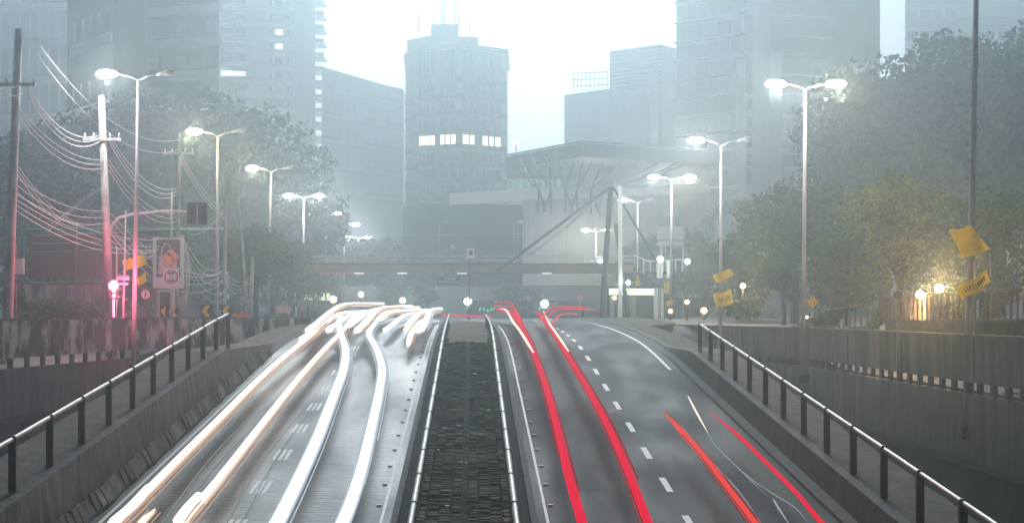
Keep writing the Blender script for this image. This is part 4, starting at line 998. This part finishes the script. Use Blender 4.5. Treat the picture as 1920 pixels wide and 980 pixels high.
def chevron(px, w, Y, label, n=1, dirs=1):
    t = thing('chevron_sign', tp(px, 600, Y), label, 'chevron sign', 'chevron boards')
    s = F / Y; MB().box(tp(px, 583, Y), (w / s, .06, 24 / s)).build('board', M['ink'], t); post(t, px, Y + .08, .9, py_z(580, Y), .04)
    for k in range(n):
        x0 = px + (k - (n - 1) / 2) * 15; c = lambda dx, dy: Vector(tp(x0 + dx, 583 + dy, Y - .05))
        if n == 2 and k == 0: pts = [c(-8, 0), c(0, -10), c(0, 10)]
        else: pts = [c(-8, 0), c(0, -10.5), c(8, -10.5), c(1, 0), c(8, 10.5), c(0, 10.5)]
        if len(pts) == 3: MB().slab(pts, (0, .02, 0)).build('chevron', M['sign_yellow'], t)
        else:
            m_ = MB(); m_.slab([pts[0], pts[1], pts[2], pts[3]], (0, .02, 0)); m_.slab([pts[0], pts[3], pts[4], pts[5]], (0, .02, 0)); m_.build('chevron', M['sign_yellow'], t)
chevron(317, 34, 90, 'wide black board with two yellow chevrons below the advertising panel', 2)
chevron(386, 24, 92, 'left of two single chevron boards near the second lamp')
chevron(424, 20, 93, 'right of two single chevron boards, brighter yellow')
t = thing('pedestrian_sign', tp(273, 600, 84), 'small round white sign with a walking figure on a dark post', 'traffic sign')
post(t, 274, 84, 1, py_z(553, 84), .03, 'darksteel'); disc(273, 552, 83.9, .23).build('disc', M['sign_white'], t)
c = Vector(tp(273, 552, 83.85)); MB().ball(c + Vector((0, 0, .11)), .035).build('figure_head', M['ink'], t); MB().tube([c + Vector((0, 0, .07)), c + Vector((0, 0, -.03)), c + Vector((-.05, 0, -.15))], [.035, .03, .02], 6).build('figure_body', M['ink'], t)
t = thing('street_name_sign', tp(232, 600, 78), 'small white plate with a pale blue top on the thin white post', 'sign')
MB().box(tp(231, 521, 78.6), (.62, .03, .2)).build('plate', M['sign_white'], t); MB().box(tp(231, 517.5, 78.56), (.6, .02, .08)).build('blue_strip', mat('sign blue', (.25, .3, .55), .5), t)
MB().box(tp(231, 532, 78.6), (.5, .03, .12)).build('lower_plate', M['sign_white'], t)
t = thing('meter_box', tp(36, 600, 82), 'pale metal box on a rusty post beside the first utility pole', 'box')
MB().box(tp(37, 499, 82), (.42, .3, .8)).build('cabinet', M['concpole'], t); MB().box(tp(37, 499, 81.84), (.34, .02, .7)).build('door', M['b_pale'], t); MB().tube([tp(30, 660, 82.2), tp(30, 460, 82.2)], .06, 8).build('post', M['bridge'], t)
t = thing('garden_wall', tp(125, 600, 97), 'pale rendered garden wall with dark drips behind the bushes', 'wall')
MB().box(tp(118, 563, 97), (5.4, .25, 1.9)).build('wall_face', mat('dripped render', (.2, .18, .17), .85, col2=(.5, .44, .42), scale=1.6, stretch=(1.5, 1.5, .25), thr=(.4, .6)), t)
MB().box(tp(118, 532, 97), (5.5, .35, .08)).build('coping', M['conc'], t)
# shelter with teal frame seen behind the poles
t = thing('bus_shelter', tp(140, 600, 105), 'large dim teal framed glass screen behind the utility poles', 'shelter')
fr = [tp(43, 520, 104), tp(44, 440, 104), tp(50, 431, 104), tp(420, 431, 104), tp(424, 436, 104), tp(420, 520, 104), tp(410, 527, 104), tp(58, 531, 104), tp(43, 520, 104)]
MB().tube(fr, .12, 8).build('frame', M['cyan_frame'], t)
MB().box(tp(140, 480, 106), (6, .1, 3)).build('panel', mat('dim red panel', (.12, .035, .03), .4, var=.3, scale=.6), t)
MB().tube([tp(55, 531, 104), tp(55, 600, 104)], .1, 8).build('post', M['cyan_frame'], t); MB().tube([tp(400, 527, 104), tp(400, 600, 104)], .1, 8).build('post', M['cyan_frame'], t)
t = thing('traffic_cabinet', tp(308, 600, 95), 'pale control cabinet behind the chevron board', 'cabinet')
MB().box(tp(310, 568, 95), (.9, .6, 1.6)).build('cabinet_body', M['b_pale'], t); MB().box(tp(310, 562, 94.65), (.6, .06, .9)).build('vent', M['b_grey'], t)
for i, x in enumerate((444, 458)):
    t = thing('road_barrier_block', tp(x, 600, 92), ('left' if i == 0 else 'right') + ' of two low orange plastic blocks behind the left wall', 'barrier', 'orange barrier blocks')
    MB().box(tp(x, 592, 92), (.4, .35, .35)).build('block', M['orange'], t)
t = thing('street_hedge_wall', tp(540, 600, 120), 'low pale kerb wall with dark posts beyond the left wall', 'fence')
MB().box(tp(555, 590, 118), (3.2, .2, .5)).build('rail', M['b_grey'], t)
for x in (520, 540, 555, 578): MB().box(tp(x, 586, 117.8), (.12, .12, .9)).build('post', M['white'] if x == 555 else M['darksteel'], t)
t = thing('road_barrier_board', tp(540, 600, 112), 'pinkish barrier board beside the third left lamp', 'barrier')
MB().box(tp(531, 580, 112), (1.0, .1, .5)).build('board', M['ad_pink'], t)
for x in (520, 541): MB().box(tp(x, 586, 112.1), (.08, .08, .7)).build('leg', M['galv'], t)
# overhead cables
def cable(a, b, sag, label, r=.026):
    A_, B_ = Vector(tp(*a)), Vector(tp(*b)); pts = []
    for k in range(15):
        f = k / 14; p = A_.lerp(B_, f); p.z -= sag * 4 * f * (1 - f); pts.append(p)
    o = MB().tube(pts, r, 5).build('overhead_cable', M['wire'], None, A_); tag(o, label, 'cable', 'overhead cables')
def cset(a, b, n, dy, sag, what, r=.022, jit=0):
    nm = ['top', 'second', 'third', 'fourth', 'fifth', 'lowest']
    for k in range(n):
        j = random.uniform(-jit, jit)
        w = nm[k] if k < n - 1 or n == 1 else 'lowest'
        if n == 1: w = 'single'
        cable((a[0], a[1] + k * dy, a[2]), (b[0] + j, b[1] + k * dy * .8 + j, b[2]), sag * (1 + .12 * k), '%s cable %s' % (w, what), r)
cset((-60, 165, 70), (42, 160, 74), 2, 20, .1, 'running off the left edge from the far left pole')
cset((50, 162, 74), (195, 250, 80), 3, 6, 1.0, 'of the span between the two thick utility poles', .028)
cset((205, 252, 80), (334, 352, 100), 3, 7, 1.0, 'between the second pole and the pole behind the panel', .028)
cset((62, 68, 74), (337, 262, 100), 2, 22, 1.6, 'of the high span passing the tall left lamp', .02)
cset((340, 290, 100), (425, 400, 98), 3, 7, .4, 'from the pole behind the panel to the next pole')
cset((28, 330, 74), (200, 395, 80), 3, 14, .5, 'sloping down from the far left pole at mid height', .02)
cset((24, 360, 74), (300, 455, 88), 4, 10, .6, 'of the long tangle crossing left of the advertising panel', .024, 8)
cset((60, 440, 98), (300, 430, 90), 3, 16, .1, 'of the faint level lines across the dim shelter', .015)
cset((208, 400, 80), (420, 500, 98), 4, 12, 1.2, 'swooping behind the diamond sign', .022, 10)
cset((350, 455, 92), (424, 505, 98), 5, 11, .8, 'hanging between the curved fin and the thin pole', .022, 10)
cset((424, 510, 98), (468, 520, 95), 4, 7, .45, 'drooping to the leaning white post', .022, 5)
cset((355, 420, 95), (420, 385, 98), 3, 10, .3, 'in the bundle right of the signal boxes', .018, 6)
cset((34, 200, 74), (198, 300, 80), 3, 9, .7, 'in the upper bundle between the two thick utility poles', .024)
cset((204, 300, 80), (332, 400, 100), 3, 9, .8, 'in the upper bundle reaching the pole behind the panel', .024)
cset((26, 300, 74), (150, 420, 96), 3, 8, .5, 'slanting down to the thin rusty post', .022, 5)
cset((208, 430, 80), (290, 470, 90), 3, 9, .5, 'drooping to the left edge of the advertising panel', .024, 5)
cset((90, 425, 90), (190, 350, 85), 2, 8, -.05, 'rising to the right beyond the thin rusty post', .022, 4)
cset((560, 478, 149), (850, 470, 149), 1, 0, .5, 'stretched above the footbridge', .02)
cset((700, 440, 149), (1190, 430, 149), 1, 0, .2, 'high over the right half of the footbridge', .02)

# ------------------------------------------------------------------ light trails at lamp height over the road
def catmull(P, n=8):
    P = [P[0] + (P[0] - P[1])] + P + [P[-1] + (P[-1] - P[-2])]; out = []
    for i in range(1, len(P) - 2):
        for k in range(n):
            t_ = k / n; p0, p1, p2, p3 = P[i - 1:i + 3]
            out.append(.5 * ((2 * p1) + (p2 - p0) * t_ + (2 * p0 - 5 * p1 + 4 * p2 - p3) * t_ ** 2 + (3 * p1 - p0 - 3 * p2 + p3) * t_ ** 3))
    out.append(P[-2]); return out
def trail(path, h, r, m, label, flat=.7, far=(), kind='light trail', cols=0):
    pts = []
    for x, y in path:
        Y = road_y_for(y, h); pts.append(Vector((px_x(x, Y), Y, rz(Y) + h)))
    for x, Y in far: pts.append(Vector((px_x(x, Y), Y, rz(Y) + h)))
    P = catmull(pts); rr = [r * min(1, .55 + i / 7, .12 + (len(P) - 1 - i) / 9) for i in range(len(P))]
    o = MB().tube(P, rr, 10, flat=flat).build('light_trail', M[m], None, P[0]); tag(o, label, kind, 'light trails over the road')
    if m in ('t_warm', 't_warm_hot', 't_white') and r > .1:
        for off, q in ((-.28, .5), (.35, .32)):
            MB().tube([p + Vector((off * r, 0, r * flat * .8)) for p in P[1:-1]], r * q, 8, flat=.7).build('bright_core', M['t_core_warm' if m != 't_white' else 't_core'], o)
    if r > .07:
        fm = {'t_white': 't_wf', 't_warm': 't_mf', 't_warm_hot': 't_mf', 't_red': 't_rf', 't_coral': 't_rf'}[m]
        for off, z in ((-1.05, .03), (-1.35, -.05), (1.0, 0), (1.3, .06), (1.6, -.04)):
            k0 = random.randint(0, len(P) // 4); k1 = len(P) - random.randint(0, len(P) // 4)
            MB().tube([p + Vector((off * r, 0, z)) for p in P[k0:k1]], r * random.uniform(.1, .2), 5).build('filament', M[fm], o)
    return o
# white pair
trail([(490, 1030), (520, 980), (560, 900), (596, 820), (627, 740), (645, 690), (648, 655), (640, 630), (636, 612)], .62, .16, 't_white', 'left of the two broad white light trails on the wet carriageway', far=[(640, 100), (655, 112), (690, 130)])
trail([(612, 1030), (643, 980), (675, 890), (697, 800), (712, 730), (716, 690), (706, 655), (692, 628), (700, 610)], .62, .15, 't_white', 'right of the two broad white light trails on the wet carriageway', far=[(715, 98), (735, 112), (770, 135)])
# warm pair
trail([(150, 1040), (240, 960), (330, 870), (420, 780), (490, 710), (545, 662), (590, 625)], .62, .14, 't_warm', 'left of the two warm orange light trails near the left barrier', far=[(625, 98), (660, 115), (700, 135)])
trail([(300, 1030), (345, 980), (420, 890), (490, 800), (560, 712), (610, 655), (640, 625)], .62, .13, 't_warm', 'right of the two warm orange light trails near the lane dashes', far=[(668, 97), (700, 115), (735, 140)])
trail([(210, 985), (245, 955), (285, 912)], .8, .14, 't_warm_hot', 'short hot white blob at the near end of the left warm trail')
trail([(262, 985), (275, 970), (291, 953)], .55, .1, 't_warm_hot', 'tiny bright stub at the bottom left of the road')
trail([(330, 985), (352, 955), (378, 928)], .8, .13, 't_warm_hot', 'short hot blob at the near end of the right warm trail')
trail([(765, 648), (772, 625), (785, 608), (800, 598)], .65, .13, 't_warm_hot', 'short warm white trail curving left of the median', far=[(812, 103)])
trail([(700, 606)], .7, .16, 't_warm_hot', 'warm white trail sweeping over the crest toward the crossing', far=[(730, 100), (765, 112), (800, 128), (830, 140)])
trail([(600, 612)], .7, .15, 't_warm_hot', 'upper warm trail arching along the left wall end', far=[(640, 98), (690, 108), (730, 118)])
trail([(655, 612)], .9, .18, 't_white', 'thick white glow trail at the top of the left carriageway', far=[(700, 100), (745, 112), (790, 122)])
trail([(760, 618)], .7, .2, 't_warm_hot', 'brightest bundle of headlight trails beside the median end', far=[(785, 97), (808, 104), (822, 112)])
trail([(560, 640), (590, 618)], .5, .12, 't_warm', 'outermost warm trail hugging the left kerb at the crest', far=[(620, 97), (668, 110)])
for i, (x0, x1) in enumerate(((300, 520), (318, 545), (420, 600), (450, 612))):
    nm = ('outermost faint cool streak between the warm trails', 'second faint cool streak between the warm trails', 'faint cool streak left of the lane dashes', 'faint cool streak just beside the lane dashes')[i]
    trail([(x0, 985), ((x0 + x1) / 2 - 8, 850), (x1, 730)], .03, .012, 't_faint', nm, kind='light streak')
trail([(140, 980), (210, 925), (288, 858)], .02, .02, 't_faint', 'thin pale line near the foot of the left barrier', kind='light streak')
for i, (h_, x0, far_) in enumerate(((.7, 628, [(665, 99), (715, 112), (748, 125)]), (1.0, 680, [(712, 99), (748, 112), (775, 125)]), (.6, 735, [(760, 98), (795, 112), (820, 125)]), (1.2, 590, [(640, 100), (690, 116), (722, 130)]), (.85, 795, [(806, 99), (818, 108), (828, 118)]))):
    trail([(x0 - 14, 622), (x0, 612)], h_, .17, 't_warm_hot' if i % 2 else 't_white', ('leftmost of the crowded glowing trails at the crest', 'crowded crest trail above the right broad white trail', 'crowded crest trail left of the brightest bundle', 'highest glowing trail over the crest near the left wall end', 'glowing crest trail nearest the median guard rail')[i], far=far_)
# red pair
trail([(1105, 1030), (1092, 980), (1066, 890), (1044, 800), (1025, 730), (1006, 675), (988, 632), (970, 602)], .8, .115, 't_red', 'left of the two broad red light trails on the right carriageway', far=[(957, 99), (945, 106), (932, 114)])
trail([(1240, 1030), (1215, 980), (1180, 890), (1140, 800), (1105, 735), (1072, 680), (1048, 640), (1025, 606)], .8, .115, 't_red', 'right of the two broad red light trails on the right carriageway', far=[(1010, 97), (1000, 103)])
trail([(1000, 660), (975, 620), (962, 603)], .95, .06, 't_warm_hot', 'pale pink core streak over the left red trail near the crest', far=[(948, 102), (935, 110)])
trail([(1066, 658), (1040, 620), (1030, 606)], .95, .05, 't_warm_hot', 'pale pink core streak over the right red trail near the crest', far=[(1018, 100)])
for i in range(3):
    trail([(985 - i * 7, 615 - i * 4)], .9 + .25 * i, .05, 't_red' if i != 1 else 't_coral', ('lowest', 'middle', 'highest')[i] + ' red arc curling over the crest at the median end', far=[(968 - i * 4, 97), (948 - i * 3, 104), (930, 112), (924, 120)])
trail([(1020, 604)], .9, .06, 't_red', 'upper red trail sweeping right over the crest', far=[(1040, 103), (1065, 112), (1095, 110), (1128, 100)])
trail([(1035, 606)], .6, .06, 't_coral', 'lower coral trail sweeping right over the crest', far=[(1052, 105), (1080, 108), (1078, 102)])
trail([(1010, 603)], 1.05, .05, 't_coral', 'middle coral trail sweeping right past the bright lamp', far=[(1035, 107), (1060, 116), (1085, 112), (1100, 106)])
o = MB().tube([(px_x(830, 112), 112, rz(112) + .45), (px_x(870, 111), 111, rz(111) + .42), (px_x(922, 110), 110, rz(110) + .4)], .06, 8).build('light_trail', M['t_red'], None, (px_x(830, 112), 112, 1)); tag(o, 'level red trail crossing behind the end of the median', 'light trail', 'light trails over the road')
# coral pair, nearest lane
trail([(1450, 1020), (1415, 980), (1365, 915), (1315, 850), (1275, 805), (1243, 770)], .8, .085, 't_coral', 'left of the two thin coral light trails beside the right barrier')
trail([(1580, 1010), (1540, 978), (1490, 920), (1430, 860), (1380, 812), (1332, 772)], .8, .06, 't_red', 'right of the two thin red light trails hugging the right barrier')
trail([(1290, 742), (1310, 780), (1328, 812)], .5, .03, 't_warm_hot', 'short pale white dash starting at the right edge line', kind='light streak')
trail([(1328, 812), (1345, 838), (1400, 890), (1450, 925), (1490, 950), (1515, 978)], .4, .012, 't_faint', 'thin pale reflection squiggle crossing toward the right barrier', kind='light streak')
trail([(1275, 795), (1330, 860), (1385, 920), (1430, 985)], .4, .015, 't_faint', 'thin pale line beside the left coral trail', kind='light streak')
trail([(1450, 935), (1462, 955), (1482, 985)], .4, .03, 't_faint', 'short pale dash near the bottom right of the road', kind='light streak')
trail([(1345, 838), (1400, 892), (1440, 930)], .3, .012, 't_faint', 'second pale reflection squiggle crossing toward the right barrier', kind='light streak')

o_ = [o for o in COL.objects if o.get('label', '').startswith('brightest bundle')][0]
light('point_light', o_.location + Vector((.2, -3, .9)), (1, .82, .65), 70, .3, o_)  # added light for the glow around the crest trails, no lamp stands here
# ------------------------------------------------------------------ haze
hm = bpy.data.materials.new('haze'); hm.use_nodes = True; hn = hm.node_tree; hn.nodes.clear()
ho = hn.nodes.new('ShaderNodeOutputMaterial'); pv = hn.nodes.new('ShaderNodeVolumePrincipled')
pv.inputs['Color'].default_value = (.80, .94, 1, 1); pv.inputs['Density'].default_value = HAZE_DENSITY; pv.inputs['Anisotropy'].default_value = .85
hn.links.new(pv.outputs[0], ho.inputs['Volume'])
hz = MB().box((0, 177, 31.5), (892, 540, 97)).build('haze', hm); hz['kind'] = 'stuff'; hz['label'] = 'pale mist filling the street'
